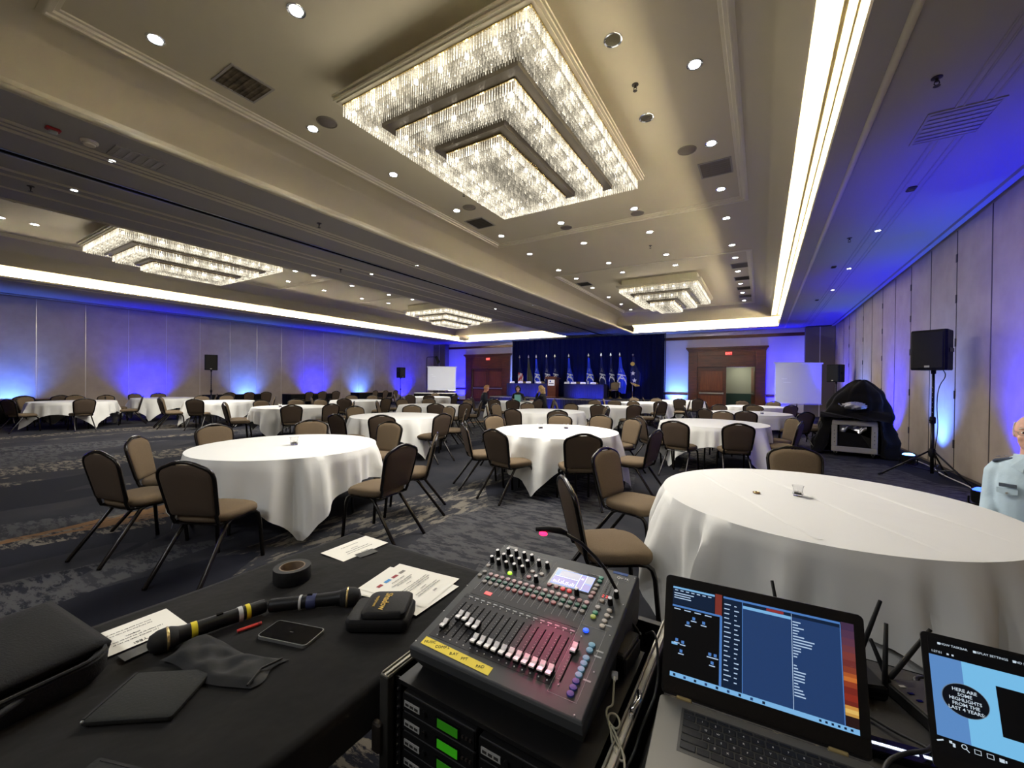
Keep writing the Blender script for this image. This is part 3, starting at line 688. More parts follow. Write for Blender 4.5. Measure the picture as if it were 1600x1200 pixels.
for k, l in CH_.items():
    cx, cy = TC[k]; L_ = []
    for a, r in l:
        t = R(a); d = V((math.cos(t), math.sin(t))); p = V((cx, cy))+d*(r-(.22 if r == 1.45 else .28))
        L_.append((px((p.x+d.x*.3, p.y+d.y*.3, .9))[0], p, math.atan2(-d.y, -d.x)-math.pi/2+rj.uniform(-.12,.12)+R(TURN.get((k,a),0))))
    L_.sort(key=lambda q: q[0])
    for i, (u, p, rz) in enumerate(L_):
        place_chair(p.x, p.y, rz, 'banquet chair at %s, %s' % (DESC[k], ordinal(i, len(L_))), 'banquet chairs')
place_chair(1.30, 12.95, R(100), 'tan banquet chair standing alone left of the draped equipment case', 'banquet chairs')

# ------------------------------------------------------------------ small glass votives and coins on the cloths
def votive(x, y, label, s=1.0):
    t = thing('glass_votive', label, 'candle holder', (x, y, .7635), 0, 'glass votives')
    t.scale = (s, s, s)
    a = MB(); a.lathe([(.001,.004),(.022,.004),(.026,.0),(.030,.012),(.027,.030),(.029,.052),(.034,.066),(.031,.066),(.026,.050),(.024,.030),(.025,.014),(.001,.010)], 24); a.build('glass_cup', 'clear_glass', t, smooth=50)
    a = MB(); a.lathe([(.001,.011),(.019,.011),(.020,.024),(.001,.025)], 18); a.build('candle', 'wax', t, smooth=40)
    a = MB(); a.tube([(0,0,.025),(.001,.001,.034)], .0012, 6); a.build('wick', 'ink', t)
votive(-4.45, 2.64, 'clear glass votive in the middle of the left front table', 1.35)
votive(.215, 3.30, 'clear glass votive on the big white table behind the laptops')
votive(-2.95, 5.72, 'framed glass holder on the centre table, left one', 1.25); votive(-2.62, 5.95, 'clear glass votive on the centre table, right one', 1.2)
votive(-10.75, 6.0, 'small glass votive on the left table behind the left front table', 1.3); votive(.02, 11.8, 'small glass votive on the table behind the one right of centre', 1.3)
t = thing('brass_disc', 'small flat brown disc lying on the big white table', 'coin', (-.02, 3.22, .7655))
a = MB(); a.lathe([(.001,0),(.022,0),(.024,.003),(.022,.006),(.001,.006)], 20); a.build('disc', 'table_wood', t, smooth=40)
a = MB(); a.lathe([(.012,.006),(.014,.008),(.016,.006)], 20); a.build('rim_ring', 'brass', t)

# ------------------------------------------------------------------ long tables with black cloths near the left wall
def long_table(x, y, L_, W, rz, label, top, cloth_='skirt_black', gr='long tables by the left wall'):
    t = thing('long_table', label, 'table', (x, y, 0), rz, gr)
    MB().bevbox(-L_/2, L_/2, -W/2, W/2, .735, .762, .01).build('tabletop', top, t)
    def skirt(u, v):
        # pleated skirt round the four sides
        per = 2*(L_+W); s = u*per; e = .012*math.sin(u*per*28)
        if s < L_: x_, y_, nx, ny = -L_/2+s, -W/2, 0, -1
        elif s < L_+W: x_, y_, nx, ny = L_/2, -W/2+s-L_, 1, 0
        elif s < 2*L_+W: x_, y_, nx, ny = L_/2-(s-L_-W), W/2, 0, 1
        else: x_, y_, nx, ny = -L_/2, W/2-(s-2*L_-W), -1, 0
        return (x_+nx*(.004+e*(1-v)), y_+ny*(.004+e*(1-v)), .02+.725*v)
    mb = MB(); mb.grid(skirt, int(60*(L_+W)), 2); mb.build('skirt', cloth_, t, smooth=True)
for i, (x, y, L_, tp) in enumerate([(-20.3,2.9,2.4,'table_wood'),(-20.4,9.4,2.4,'skirt_black'),(-19.9,12.6,2.4,'table_wood'),(-19.7,16.4,2.4,'table_wood'),(-16.4,18.3,2.4,'paper')]):
    long_table(x, y, L_, .76, R(90) if i < 4 else R(31), ['long table with bare wooden top against the left wall at the picture edge','long all-black table against the left wall','long wooden-topped table between the left wall loudspeakers, nearer','long wooden-topped table between the left wall loudspeakers, farther','long table with white papers under the left projection screen'][i], tp)
    n = 3
    for j in range(n):
        yy = y+(j-1)*.75
        if i < 4: place_chair(x+.85, yy, R(90)+rj.uniform(-.2,.2), 'tan banquet chair at %s, %s one' % (['the left wall table at the picture edge','the all-black table by the left wall','the nearer wooden-topped wall table','the farther wooden-topped wall table'][i], ['nearest','middle','farthest'][j]), 'banquet chairs by the left wall')
# ------------------------------------------------------------------ stage, drape, head table, flags, lectern
SX0, SX1, SY0, SY1, SZ = -13.4, -4.3, 19.55, 22.2, .63
t = thing('stage_riser', 'low stage in front of the dark blue drape', 'stage', (0,0,0))
nseg = 5
for i in range(nseg):
    a, b = SX0+(SX1-SX0)*i/nseg, SX0+(SX1-SX0)*(i+1)/nseg
    MB().box(a+.004, b-.004, SY0, SY1, SZ-.06, SZ).build('deck', 'stage_carpet', t)
mb = MB(); mb.grid(lambda u, v: (SX0+(SX1-SX0)*u, SY0-.01+.015*math.sin(u*420)*(1-v*.6), .01+(SZ-.05)*v), 900, 1); mb.build('skirt', 'skirt_satin', t, smooth=True)
MB().box(SX0, SX1, SY0-.01, SY0, SZ-.05, SZ-.0).build('deck_edge', 'vent_grey', t)
def steps():
    t = thing('stage_steps', 'two dark steps up to the right of the stage', 'steps', (-5.2, SY0-.02, 0))
    for i in range(2): MB().box(-.5,.5,-.6+.3*i,-.3+.3*i,0,.21*(i+1)).build('step', 'stage_carpet', t)
steps()
t = thing('backdrop_drape', 'tall pleated navy drape behind the stage', 'drape', (-9.0, 22.4, 0))
def pleat(u, v):
    w_ = 9.3; s = u*w_
    return (-4.65+s, .030*math.sin(s*19)+.022*math.sin(s*7.3+1)+.008*math.sin(s*43), .02+4.06*v)
n = 4
for i in range(n):
    mb = MB(); mb.grid(lambda u, v: pleat((i+u*1.004)/n, v), 150, 3); mb.build('drape_panel', 'drape_navy', t, smooth=True)
mb = MB(); mb.tube([(-4.7,0,4.07),(4.7,0,4.07)], .025, 8); mb.build('crossbar', 'black_metal', t)
for x in (-4.68, -1.5, 1.5, 4.68):
    mb = MB(); mb.tube([(x,.1,0),(x,.1,4.12)], .025, 8); mb.build('upright', 'black_metal', t)
pm('skirt_satin', (22,22,52), .6, spec=.3)
# head table: two skirted runs either side of the lectern
for i, (a, b) in enumerate(((-12.95,-10.25),(-9.25,-7.0))):
    t = thing('head_table', 'black skirted head table on the stage, %s of the lectern' % ('left','right')[i], 'table', ((a+b)/2, 20.95, SZ))
    w_ = b-a
    MB().bevbox(-w_/2, w_/2, -.3, .3, .735, .765, .01).build('tabletop', 'skirt_satin', t)
    mb = MB(); mb.grid(lambda u, v: (-w_/2+w_*u, -.305+.012*math.sin(u*w_*60)*(1-v), .01+.74*v), 260, 1); mb.build('skirt', 'skirt_satin', t, smooth=True)
    MB().box(-w_/2, -w_/2+.01, -.3, .3, .01, .75).box(w_/2-.01, w_/2, -.3, .3, .01, .75).build('side_skirt', 'skirt_satin', t)
for i, x in enumerate((-12.6,-12.03,-11.5,-10.84,-9.1,-8.72,-8.17,-7.6)):
    t = thing('name_card', 'white folded name card on the head table, %s from the left' % ORD[i], 'name card', (x, 20.72, SZ+.766), 0, 'name cards')
    MB().slab([(-.15,-.04,0),(.15,-.04,0),(.15,0,.10),(-.15,0,.10)], (0,.003,.001)).build('front_fold', 'paper', t)
    MB().slab([(.15,.04,0),(-.15,.04,0),(-.15,0,.10),(.15,0,.10)], (0,-.003,.001)).build('back_fold', 'paper', t)
    MB().obox((.02,-.026,.05), .17, .003, .018, (1,0,0), (0,-.93,.37)).build('printed_name', 'ink_grey', t)
for i, x in enumerate((-12.3,-11.2,-8.9,-7.9,-6.75)):
    c = place_chair(x, 21.5, R(180), 'tan banquet chair behind the head table, %s from the left' % ORD[i], 'head table chairs'); c.location.z = SZ
t = thing('lectern', 'dark wooden lectern with a white sign on the stage', 'lectern', (-9.72, 20.25, SZ))
mb = MB(); mb.loft([[(-.24,-.18,.06),(.24,-.18,.06),(.24,.2,.06),(-.24,.2,.06)],[(-.26,-.2,1.02),(.26,-.2,1.02),(.26,.22,1.02),(-.26,.22,1.02)]]); mb.build('body', 'mahogany', t, bevel=.01)
MB().box(-.3,.3,-.24,.26,0,.07).build('plinth', 'mahogany', t, bevel=.01)
mb = MB(); mb.loft([[(-.34,-.28,1.02),(.34,-.28,1.02),(.34,.28,1.02),(-.34,.28,1.02)],[(-.34,-.28,1.15),(.34,-.28,1.15),(.34,.28,1.06),(-.34,.28,1.06)]]); mb.build('desk_top', 'mahogany', t, bevel=.01)
s = MB().box(-.19,.19,-.212,-.2,.66,.98).build('sign', 'paper', t)
MB().box(-.10,-.02,-.215,-.211,.84,.93).build('sign_logo', 'logo_blue', s); MB().box(-.14,.14,-.215,-.211,.74,.79).build('sign_line', 'ink_grey', s)
pm('logo_blue', (40,70,130), .7); pm('logo_red', (150,50,50), .7)
mb = MB(); mb.tube([(.02,.0,1.1),(.02,-.03,1.25),(.02,-.10,1.33),(.02,-.14,1.32)], .006, 6); mb.build('gooseneck_mic', 'black_metal', t)
# ---- flags
pm('flag_blue', (16,52,196), .8, sheen=.2); pm('flag_navy', (18,26,84), .8); pm('flag_olive', (70,72,62), .8); pm('flag_white', (210,210,214), .8); pm('flag_red', (170,44,46), .8); pm('gold', (206,176,96), .35, .7)
pm('pole_wood', (120,86,50), .4)
def star(mb, cx, cz, r, yf):
    o = len(mb.v); P = []
    for k in range(10):
        q = r if k % 2 == 0 else r*.42; a = math.pi/2+k*math.pi/5; x, z = cx+q*math.cos(a), cz+q*math.sin(a); P.append((x, yf(x, z), z))
    mb.v += P; mb.face([o+i for i in range(10)])
def flag(x, kind, label, low=.0, w_=.30, finial='spear'):
    t = thing('standing_flag', label, 'flag', (x, 21.95, SZ), 0, 'flags on the stage')
    top = 2.30
    a = MB(); a.tube([(0,0,0),(0,0,top)], .013, 8); a.build('pole', 'pole_wood', t, smooth=True)
    a = MB(); a.lathe([(.14,0),(.14,.02),(.06,.05),(.025,.09),(.018,.12)], 20); a.build('floor_stand', 'gold', t, smooth=40)
    a = MB()
    if finial == 'spear': a.loft([[(-.001,0,top),(.001,0,top),(.001,.004,top),(-.001,.004,top)],[(-.05,-.008,top+.05),(.05,-.008,top+.05),(.05,.008,top+.05),(-.05,.008,top+.05)],[(-.03,-.008,top+.10),(.03,-.008,top+.10),(.03,.008,top+.10),(-.03,.008,top+.10)],[(-.002,-.001,top+.2),(.002,-.001,top+.2),(.002,.001,top+.2),(-.002,.001,top+.2)]])
    else: a.ell((0,0,top+.05), .045, .045, .05)
    a.build('finial', 'silver', t, smooth=40)
    # hanging cloth: narrow gathered at the top, fuller below, with vertical folds
    z1, z0 = top-.06, .42-low
    def hang(u, v):
        h = z1-(z1-z0)*v; spread = 1.15*w_*(.20+.25*min(1, v/.35)+.60*max(0, min(1, (v-.30)/.28))-.12*max(0, (v-.75)/.25))
        x_ = .02+(u-.25)*spread*1.3; y_ = -.05+.05*min(1,v*2)*math.sin(u*15+2*v)
        return (x_, y_-.02, h-.10*(1-abs(u-.5)*2)*(v > .98)-.18*(u-.5)*v)
    main = {'us':'flag_navy','olive':'flag_olive','blue':'flag_blue','navy':'flag_navy','general':'flag_navy'}[kind]
    nu = 26; nv = 30; mb = MB(); o0 = 0
    for j in range(nv+1):
        for i in range(nu+1): mb.v.append(hang(i/nu, j/nv))
    for j in range(nv):
        for i in range(nu):
            u, v = (i+.5)/nu, (j+.5)/nv
            mb.m = 0
            if kind == 'us':
                mb.m = 0 if v < .48 else 1+(int((u*7+v*9)) % 2)
            elif kind in ('blue','navy'):
                q = abs(u-.5)*2
                if .50 < v < .76 and (abs((v-.50)*4-q) < .14 or (abs(v-.53) < .02) or (abs(v-.62) < .02 and q < .5)): mb.m = 1
                if .32 < v < .42 and .3 < u < .7 and (i*3+j) % 4 == 0: mb.m = 1
                if kind == 'blue' and .74 < v < .90 and .2 < u < .36: mb.m = 3
            elif kind == 'general':
                if v > .965: mb.m = 3
            a = j*(nu+1)+i; mb.face((a, a+1, a+nu+2, a+nu+1))
    mats = [main] + (['flag_red','flag_white'] if kind == 'us' else ['flag_white','flag_white','gold' if kind == 'general' else 'flag_white'])
    cl = mb.build('flag_cloth', mats, t, smooth=True)
    if kind == 'general':
        for (cx, cz2) in ((.05,1.36),(.13,.98)):
            b = MB(); star(b, cx, cz2, .13, lambda x, z: -.135); o = b.build('star', 'flag_white', cl)
            sm = o.modifiers.new('thick','SOLIDIFY'); sm.thickness = .006
        b = MB(); b.lathe([(.03,0),(.05,.01),(.11,.012),(.11,-.004)], 22, c=(.02,-.12,1.86), axis=(0,-1,0)); b.build('rosette', 'gold', t, smooth=40)
FL = [(-12.84,'us','striped red, white and blue flag at the left end of the stage',.0,.26),(-12.21,'olive','olive grey flag, second from the left on the stage',0,.28),(-11.68,'blue','bright blue flag, third from the left on the stage',0,.28),(-10.99,'navy','navy flag, fourth from the left, left of the lectern',0,.28),(-10.44,'navy','navy flag directly behind the left edge of the lectern',0,.26),(-9.55,'blue','bright blue flag just right of the lectern',0,.28),(-8.35,'blue','bright blue flag, seventh from the left on the stage',0,.30),(-7.61,'navy','navy flag, eighth from the left on the stage',0,.26),(-7.07,'navy','dark narrow flag, ninth from the left on the stage',0,.22),(-6.57,'blue','bright blue flag hanging clear of the head table, second from the right',.05,.34),(-5.86,'general','navy flag with two white stars and gold fringe at the right end',-.35,.36)]
for x, k, l, lo, w_ in FL: flag(x, k, l, lo, w_, 'spear' if k != 'general' else 'ball')
# blue wash on the drape and the stage skirt
for i, x in enumerate((-12.4,-10.8,-9.0,-7.4,-5.7)):
    lamp('drape_wash', 'SPOT', (x, 21.95, SZ+.1), 190, (.03,.09,1), spot_size=R(70), spot_blend=1, shadow_soft_size=.06, aim=(0,.13,1))
for i, x in enumerate((-12.2,-11.0,-8.3,-7.3)):
    lamp('skirt_wash', 'SPOT', (x, 19.9, SZ+.06), 120, (.04,.06,1), spot_size=R(110), spot_blend=.9, shadow_soft_size=.05, aim=(0,1,.25))
for i, x in enumerate((-12.2,-9.4,-6.6)):
    lamp('riser_wash', 'SPOT', (x, 19.0, .08), 50, (.03,.06,1), spot_size=R(120), spot_blend=.9, shadow_soft_size=.05, aim=(0,1,.3))
lamp('flag_front_wash', 'SPOT', (-9.2, 15.5, 4.0), 260, (.85,.9,1), spot_size=R(60), spot_blend=.7, shadow_soft_size=.1, aim=(0,6.2,-2.2))
# ------------------------------------------------------------------ loudspeakers on tripods
def loudspeaker(x, y, rz, zb, label, side):
    lg0 = -rz+R(60)
    t = thing('tripod_stand', 'black tripod stand under the loudspeaker '+side, 'stand', (x, y, 0), rz, 'speaker stands')
    a = MB(); a.tube([(0,0,.10),(0,0,.95)], .024, 12); a.build('lower_tube', 'black_metal', t, smooth=True)
    a = MB(); a.tube([(0,0,.9),(0,0,zb+.05)], .018, 12); a.build('upper_tube', 'black_metal', t, smooth=True)
    a = MB(); a.lathe([(.035,.90),(.038,.92),(.038,.99),(.03,1.01)], 14); a.build('collar', 'black_plastic', t, smooth=40)
    a = MB(); a.cyl((0,-.03,.95),(0,-.08,.95),.014,.016,10); a.build('clamp_knob', 'black_plastic', t)
    a = MB(); a.lathe([(.03,.36),(.045,.40),(.045,.47),(.03,.50)], 14); a.build('leg_hub', 'black_plastic', t, smooth=40)
    for k in range(3):
        q = R(120*k)+lg0; c, s = math.cos(q), math.sin(q)
        l = MB(); l.tube([(c*.03,s*.03,.46),(c*.62,s*.62,.015)], .013, 8); l = l.build('leg', 'black_metal', t, smooth=True)
        f = MB(); f.tube([(c*.59,s*.59,.035),(c*.65,s*.65,.012)], .018, 8); f.build('rubber_foot', 'black_plastic', l)
        b = MB(); b.tube([(c*.02,s*.02,.14),(c*.34,s*.34,.215)], .008, 6); b.build('brace', 'black_metal', t)
    for z in (1.08,1.16,1.24,1.32,1.40,1.48):
        if z < zb-.1:
            a = MB(); a.cyl((0,-.017,z),(0,-.02,z),.005,.005,8); a.build('pin_hole', 'silver', t)
    s_ = thing('loudspeaker', 'black loudspeaker box '+side, 'speaker', (x, y, zb), rz, 'loudspeakers')
    a = MB(); P = [(-.20,-.20),(.20,-.20),(.22,-.16),(.16,.18),(.13,.20),(-.13,.20),(-.16,.18),(-.22,-.16)]
    a.loft([[(p*.97,q*.97,0) for p,q in P],[(p,q,.02) for p,q in P],[(p,q,.61) for p,q in P],[(p*.97,q*.97,.63) for p,q in P]]); a.build('cabinet', 'black_plastic', s_)
    MB().bevbox(-.185,.185,-.212,-.198,.03,.60,.006).build('grille', 'grille_black', s_)
    MB().box(-.03,.03,-.218,-.211,.04,.07).build('badge', 'silver', s_)
    a = MB(); a.lathe([(.03,-.06),(.03,0),(.05,.004)], 12); a.build('pole_socket', 'black_plastic', s_)
    for s in (-1,1): MB().box(s*.205-.01,s*.205+.01,-.08,.06,.28,.34).build('side_handle', 'black_gloss', s_)
    return t
pm('grille_black', (6,6,7), .7, bump=(300,.5,.002))
sp = [(2.34,9.08,25,1.75,'nearest the camera by the right wall'),(2.30,18.7,20,1.60,'behind the draped equipment case'),(-19.4,7.98,90,1.82,'against the left wall, nearer the camera'),(-18.6,17.6,110,1.63,'left of the left projection screen')]
for x, y, a, z, s in sp: loudspeaker(x, y, R(a-60) if x > 0 else R(a-25), z, s, s)
def cable(pts, r, mat, label, name='cable', group=None):
    # smooth the path with a few rounds of corner cutting
    P = [V(p) for p in pts]
    for _ in range(3):
        Q = [P[0]]
        for a, b in zip(P[:-1], P[1:]): Q += [a*.75+b*.25, a*.25+b*.75]
        Q.append(P[-1]); P = Q
    mb = MB(); mb.tube(P, r, 6); o = mb.build(name, mat, smooth=True)
    if label: tag(o, label, 'cable', group)
    return o
pm('cable_black', (16,16,17), .5); pm('cable_white', (205,202,190), .5); pm('cable_grey', (150,146,128), .5)
cable([(2.42,9.02,1.78),(2.46,8.96,1.66),(2.38,9.0,1.5),(2.37,9.04,1.2),(2.40,9.05,.8),(2.36,9.08,.45),(2.45,9.25,.05),(2.6,9.4,.01),(2.72,10.4,.008)], .006, 'cable_black', 'black cable running down the nearest right loudspeaker stand')
cable([(2.76,17.5,.01),(2.72,14.5,.01),(2.70,12.6,.01),(2.62,11.6,.01),(2.70,10.4,.01),(2.60,9.6,.01),(2.68,8.6,.01),(2.5,7.9,.01),(2.62,7.0,.01)], .009, 'cable_white', 'pale cable lying along the foot of the right wall')
# ------------------------------------------------------------------ uplights washing the walls
pm('par_lens_blue', (30,60,255), .3, emit=(40,70,255), es=6); pm('par_lens_sky', (90,150,255), .3, emit=(90,150,255), es=8)
DEEP = (.003,.003,1); SKY = (.06,.17,1)
def uplight(x, y, nx, ny, sky, label, power):
    t = thing('uplight', label, 'stage light', (x, y, 0), 0, 'blue uplights')
    a = MB(); a.lathe([(.09,.03),(.10,.05),(.105,.16),(.11,.18),(.10,.185)], 20); a.build('can', 'black_plastic', t, smooth=40)
    a = MB(); a.lathe([(.092,.178),(.088,.195),(.06,.215),(.001,.222)], 20); a.build('lens', 'par_lens_sky' if sky else 'par_lens_blue', t)
    a = MB(); a.tube([(-.125,0,.11),(-.125,0,.02),(-.09,0,.006),(.09,0,.006),(.125,0,.02),(.125,0,.11)], .010, 6); a.build('yoke', 'black_metal', t)
    a = MB(); a.cyl((.11,0,.11),(.145,0,.11),.016,.018,10); a.build('yoke_knob', 'black_plastic', t)
    lamp('uplight_beam', 'SPOT', (0,0,.24), power*(.85 if sky else 1.9), SKY if sky else DEEP, t, spot_size=R(106), spot_blend=1, shadow_soft_size=.08, aim=(nx*.45,ny*.45,1))
for i, y in enumerate((-.7,2.95,6.56,10.33,13.88,16.9,20.6)):
    uplight(XL+.48, y, -1, 0, i % 2 == 1, 'uplight at the foot of the left wall, %s from the camera' % ORD[i], 620)
for i, (y, s) in enumerate(((7.5,0),(10.56,1),(13.66,0),(17.4,1),(20.6,0))):
    uplight(XR-.45, y, 1, 0, s == 1, ['small black uplight glowing blue behind the big table edge','small black uplight on the carpet right of the draped case','small black uplight by the right wall behind the draped case','small black uplight by the right wall near the far loudspeaker','small black uplight in the far right corner'][i], 620)
for i, (x, s) in enumerate(((-19.1,0),(-14.2,1),(-4.0,1),(.75,0))):
    uplight(x, YB-.48, 0, 1, s == 1, 'small uplight at the foot of the back wall, %s from the left' % ORD[i], 900)
# ------------------------------------------------------------------ projection screens
def projection_screen(cx, cy, rz, W, z0, z1, label, lines):
    t = thing('projection_screen', label, 'screen', (cx, cy, 0), rz, 'projection screens')
    MB().box(-W/2, W/2, -.004, .004, z0, z1).build('screen_fabric', 'screen_fabric', t)
    a = MB(); a.cyl((-W/2-.05,.01,z1+.03),(W/2+.05,.01,z1+.03),.035,.035,12); a.build('roller_case', 'screen_fabric', t)
    MB().box(-W/2-.03, W/2+.03, -.012, .012, z0-.04, z0-.01).build('weight_bar', 'silver', t)
    a = MB(); a.tube([(0,.06,.1),(0,.06,z1+.06)], .02, 8); a.build('stand_pole', 'black_metal', t)
    for k in range(3):
        q = R(90+120*k); a = MB(); a.tube([(0,.06,.35),(math.cos(q)*.5,.06+math.sin(q)*.5,.012)], .012, 6); a.build('leg', 'black_metal', t)
    for i, (xo, zf, L_) in enumerate(lines): MB().box(-W/2+xo*W, -W/2+(xo+L_)*W, -.0055, -.0035, z0+zf*(z1-z0)-.012, z0+zf*(z1-z0)+.012).build('projected_line', 'screen_line', t)
for sx_, sy_, dx_, dy_ in ((-.55,17.3,1.82,3.4),(-15.2,16.3,-2.1,3.5)):
    lamp('projector_beam', 'SPOT', (sx_, sy_, 1.05), 170, (.95,.97,1), spot_size=R(38), spot_blend=.5, shadow_soft_size=.02, aim=(dx_,dy_,.52))
pm('screen_line', (232,234,240), .8)
projection_screen(1.30, 20.75, R(31), 1.93, .70, 2.36, 'white projection screen at right before the grey panels', [(.14,.62,.12),(.18,.53,.16)])
projection_screen(-17.35, 19.9, R(31), 1.78, .90, 2.33, 'white projection screen at left beside the mahogany door', [(.10,.68,.10),(.14,.60,.14)])
MBt = thing('stage_spotlight', 'black spotlight hanging from a bent pole above the left projection screen', 'stage light', (-18.45, 19.7, 0))
a = MB(); a.tube([(0,0,.1),(0,0,2.95),(.05,.03,3.0),(.5,.3,3.02)], .02, 8); a.build('boom_pole', 'black_metal', MBt)
a = MB(); a.lathe([(.07,0),(.09,.05),(.09,.30),(.12,.42),(.12,.5)], 16, c=(.5,.3,3.05), axis=(.35,.2,-.9)); a.build('lamp_housing', 'black_plastic', MBt, smooth=40)
a = MB(); a.tube([(.42,.25,2.95),(.5,.3,3.1),(.62,.38,2.9)], .012, 6); a.build('yoke', 'black_metal', MBt)
for k in range(3):
    q = R(120*k); a = MB(); a.tube([(0,0,.4),(math.cos(q)*.5,math.sin(q)*.5,.012)], .012, 6); a.build('leg', 'black_metal', MBt)
# ------------------------------------------------------------------ equipment rack on casters under a black drape
RK = thing('equipment_case', 'grey open-fronted equipment rack on casters by the right wall', 'rack', (1.69, 11.22, 0), R(-8))
pm('case_grey', (142,138,126), .6, bump=(50,.1,.003))
W, D_, H0, H1 = .74, .62, .10, .76
for nm, args in (('bottom_rail',(-W/2,W/2,-D_/2,-D_/2+.05,H0,H0+.11)),('top_rail',(-W/2,W/2,-D_/2,-D_/2+.05,H1-.10,H1)),('side_rail',(-W/2,-W/2+.10,-D_/2,-D_/2+.05,H0+.11,H1-.10)),('side_rail',(W/2-.10,W/2,-D_/2,-D_/2+.05,H0+.11,H1-.10))):
    MB().bevbox(*args, .012).build(nm, 'case_grey', RK)
MB().box(-W/2+.02,-W/2+.05,-D_/2+.05,D_/2,H0,H1).build('side_wall', 'case_grey', RK); MB().box(W/2-.05,W/2-.02,-D_/2+.05,D_/2,H0,H1).build('side_wall', 'case_grey', RK)
MB().box(-W/2+.02,W/2-.02,D_/2-.03,D_/2,H0,H1).build('back_wall', 'black_plastic', RK); MB().box(-W/2+.02,W/2-.02,-D_/2+.05,D_/2,H1-.03,H1).build('lid', 'case_grey', RK); MB().box(-W/2+.02,W/2-.02,-D_/2+.05,D_/2,H0,H0+.03).build('floor_pan', 'black_plastic', RK)
for s in (-1,1):
    for z in (.30,.38,.46,.54):
        a = MB(); a.cyl((s*(W/2-.05),-D_/2-.004,z),(s*(W/2-.05),-D_/2+.002,z),.008,.008,8); a.build('rack_hole', 'black_gloss', RK)
    for y in (-.24,.24):
        a = MB(); a.cyl((s*.3-.015,y,.05),(s*.3+.015,y,.05),.05,.05,14); a.build('caster_wheel', 'black_plastic', RK); MB().box(s*.3-.03,s*.3+.03,y-.03,y+.03,.07,.105).build('caster_fork', 'silver', RK)
mb = MB(); mb.loft([[(-.26,-.27,.21),(.26,-.27,.21),(.26,.1,.21),(-.26,.1,.21)],[(-.26,-.25,.52),(.1,-.25,.48),(.26,-.1,.40),(-.26,.1,.5)]]); 
b_ = mb.build('inner_cloth', 'black_cloth', RK)
a = MB(); a.grid(lambda u, v: (-.24+.44*u, -.22+.03*math.sin(9*u+4*v)+.05*v, .66-.16*v*(.55+.45*math.sin(5*u+1)**2)+.012*math.sin(23*u)), 40, 8)
a.build('cable_bundle', 'plastic_sheen', RK, smooth=True)
# drape over the case and the tall thing behind it
dr = thing('drape_cover', 'big black cloth thrown over the equipment rack', 'cloth', (1.69, 11.22, 0), R(-8))
def cover(u, v):
    th = 2*math.pi*u; c, s = math.cos(th), math.sin(th)
    prof = [(0,1.60),(.10,1.59),(.22,1.50),(.34,1.36),(.44,1.18),(.52,.98),(.58,.78),(.62,.52),(.66,.26),(.70,.015)]
    q = v*(len(prof)-1); i = min(int(q), len(prof)-2); f = q-i; r = prof[i][0]*(1-f)+prof[i+1][0]*f; z = prof[i][1]*(1-f)+prof[i+1][1]*f
    front = max(0, -s)
    lift = .80 if front > .80 else .80*max(0, (front-.62)/.18)
    if z < lift: z = lift+.01*math.sin(40*th); r = min(r, .60)
    off = .10*(1-v)**1.2                                          # the peak sits right of the middle
    sag = .050*math.sin(6*z+2.2*th)+.035*math.sin(14*z-3*th+1)+.02*math.sin(25*z+2*th)    # slack swags running round the pile
    fold = 1+(.07*math.sin(5*th+2*v)+.055*math.sin(11*th+1.5+4*v)+.02*math.sin(19*th))*min(1, v*1.3)+sag*min(1, v*3)
    wide = 1.08 if c < 0 else .98
    return (c*r*fold*wide+off+.02, s*r*fold*.72+.02, z+.02*math.sin(4*th+5*v)*(0 < v < .8))
mb = MB(); mb.grid(cover, 110, 40); mb.build('cover_cloth', 'black_cloth', dr, smooth=True)
mb = MB(); mb.grid(lambda u, v: (-.56+1.12*u, -.43+.05*math.sin(math.pi*u)*-1+.16*v, .80+.15*v+.03*math.sin(u*5+v*4)+.012*math.sin(u*17+9*v)), 40, 8); mb.build('rolled_hem', 'black_cloth', dr, smooth=True)
t = thing('plastic_bag', 'crumpled clear plastic bag lying on the black draped rack', 'bag', (1.63, 10.80, 1.0), R(-8))
pm('plastic_sheen', (200,200,205), .15, .6)
def crump(u, v):
    th = 2*math.pi*u; ph = math.pi*v; rr = 1+.22*math.sin(5*th+4*ph)+.15*math.sin(11*th-7*ph)
    return (.17*rr*math.cos(th)*math.sin(ph), .07*rr*math.sin(th)*math.sin(ph)-.02, .075+.065*rr*math.cos(ph))
mb = MB(); mb.grid(crump, 30, 14); mb.build('bag_body', 'plastic_sheen', t, smooth=True)
mb = MB(); mb.grid(lambda u, v: (-.16-.10*u, -.03+.04*(v-.5), .05+.05*u+.03*(v-.5)*u+.012*math.sin(9*u)), 8, 4); mb.build('bag_neck', 'plastic_sheen', t, smooth=True)
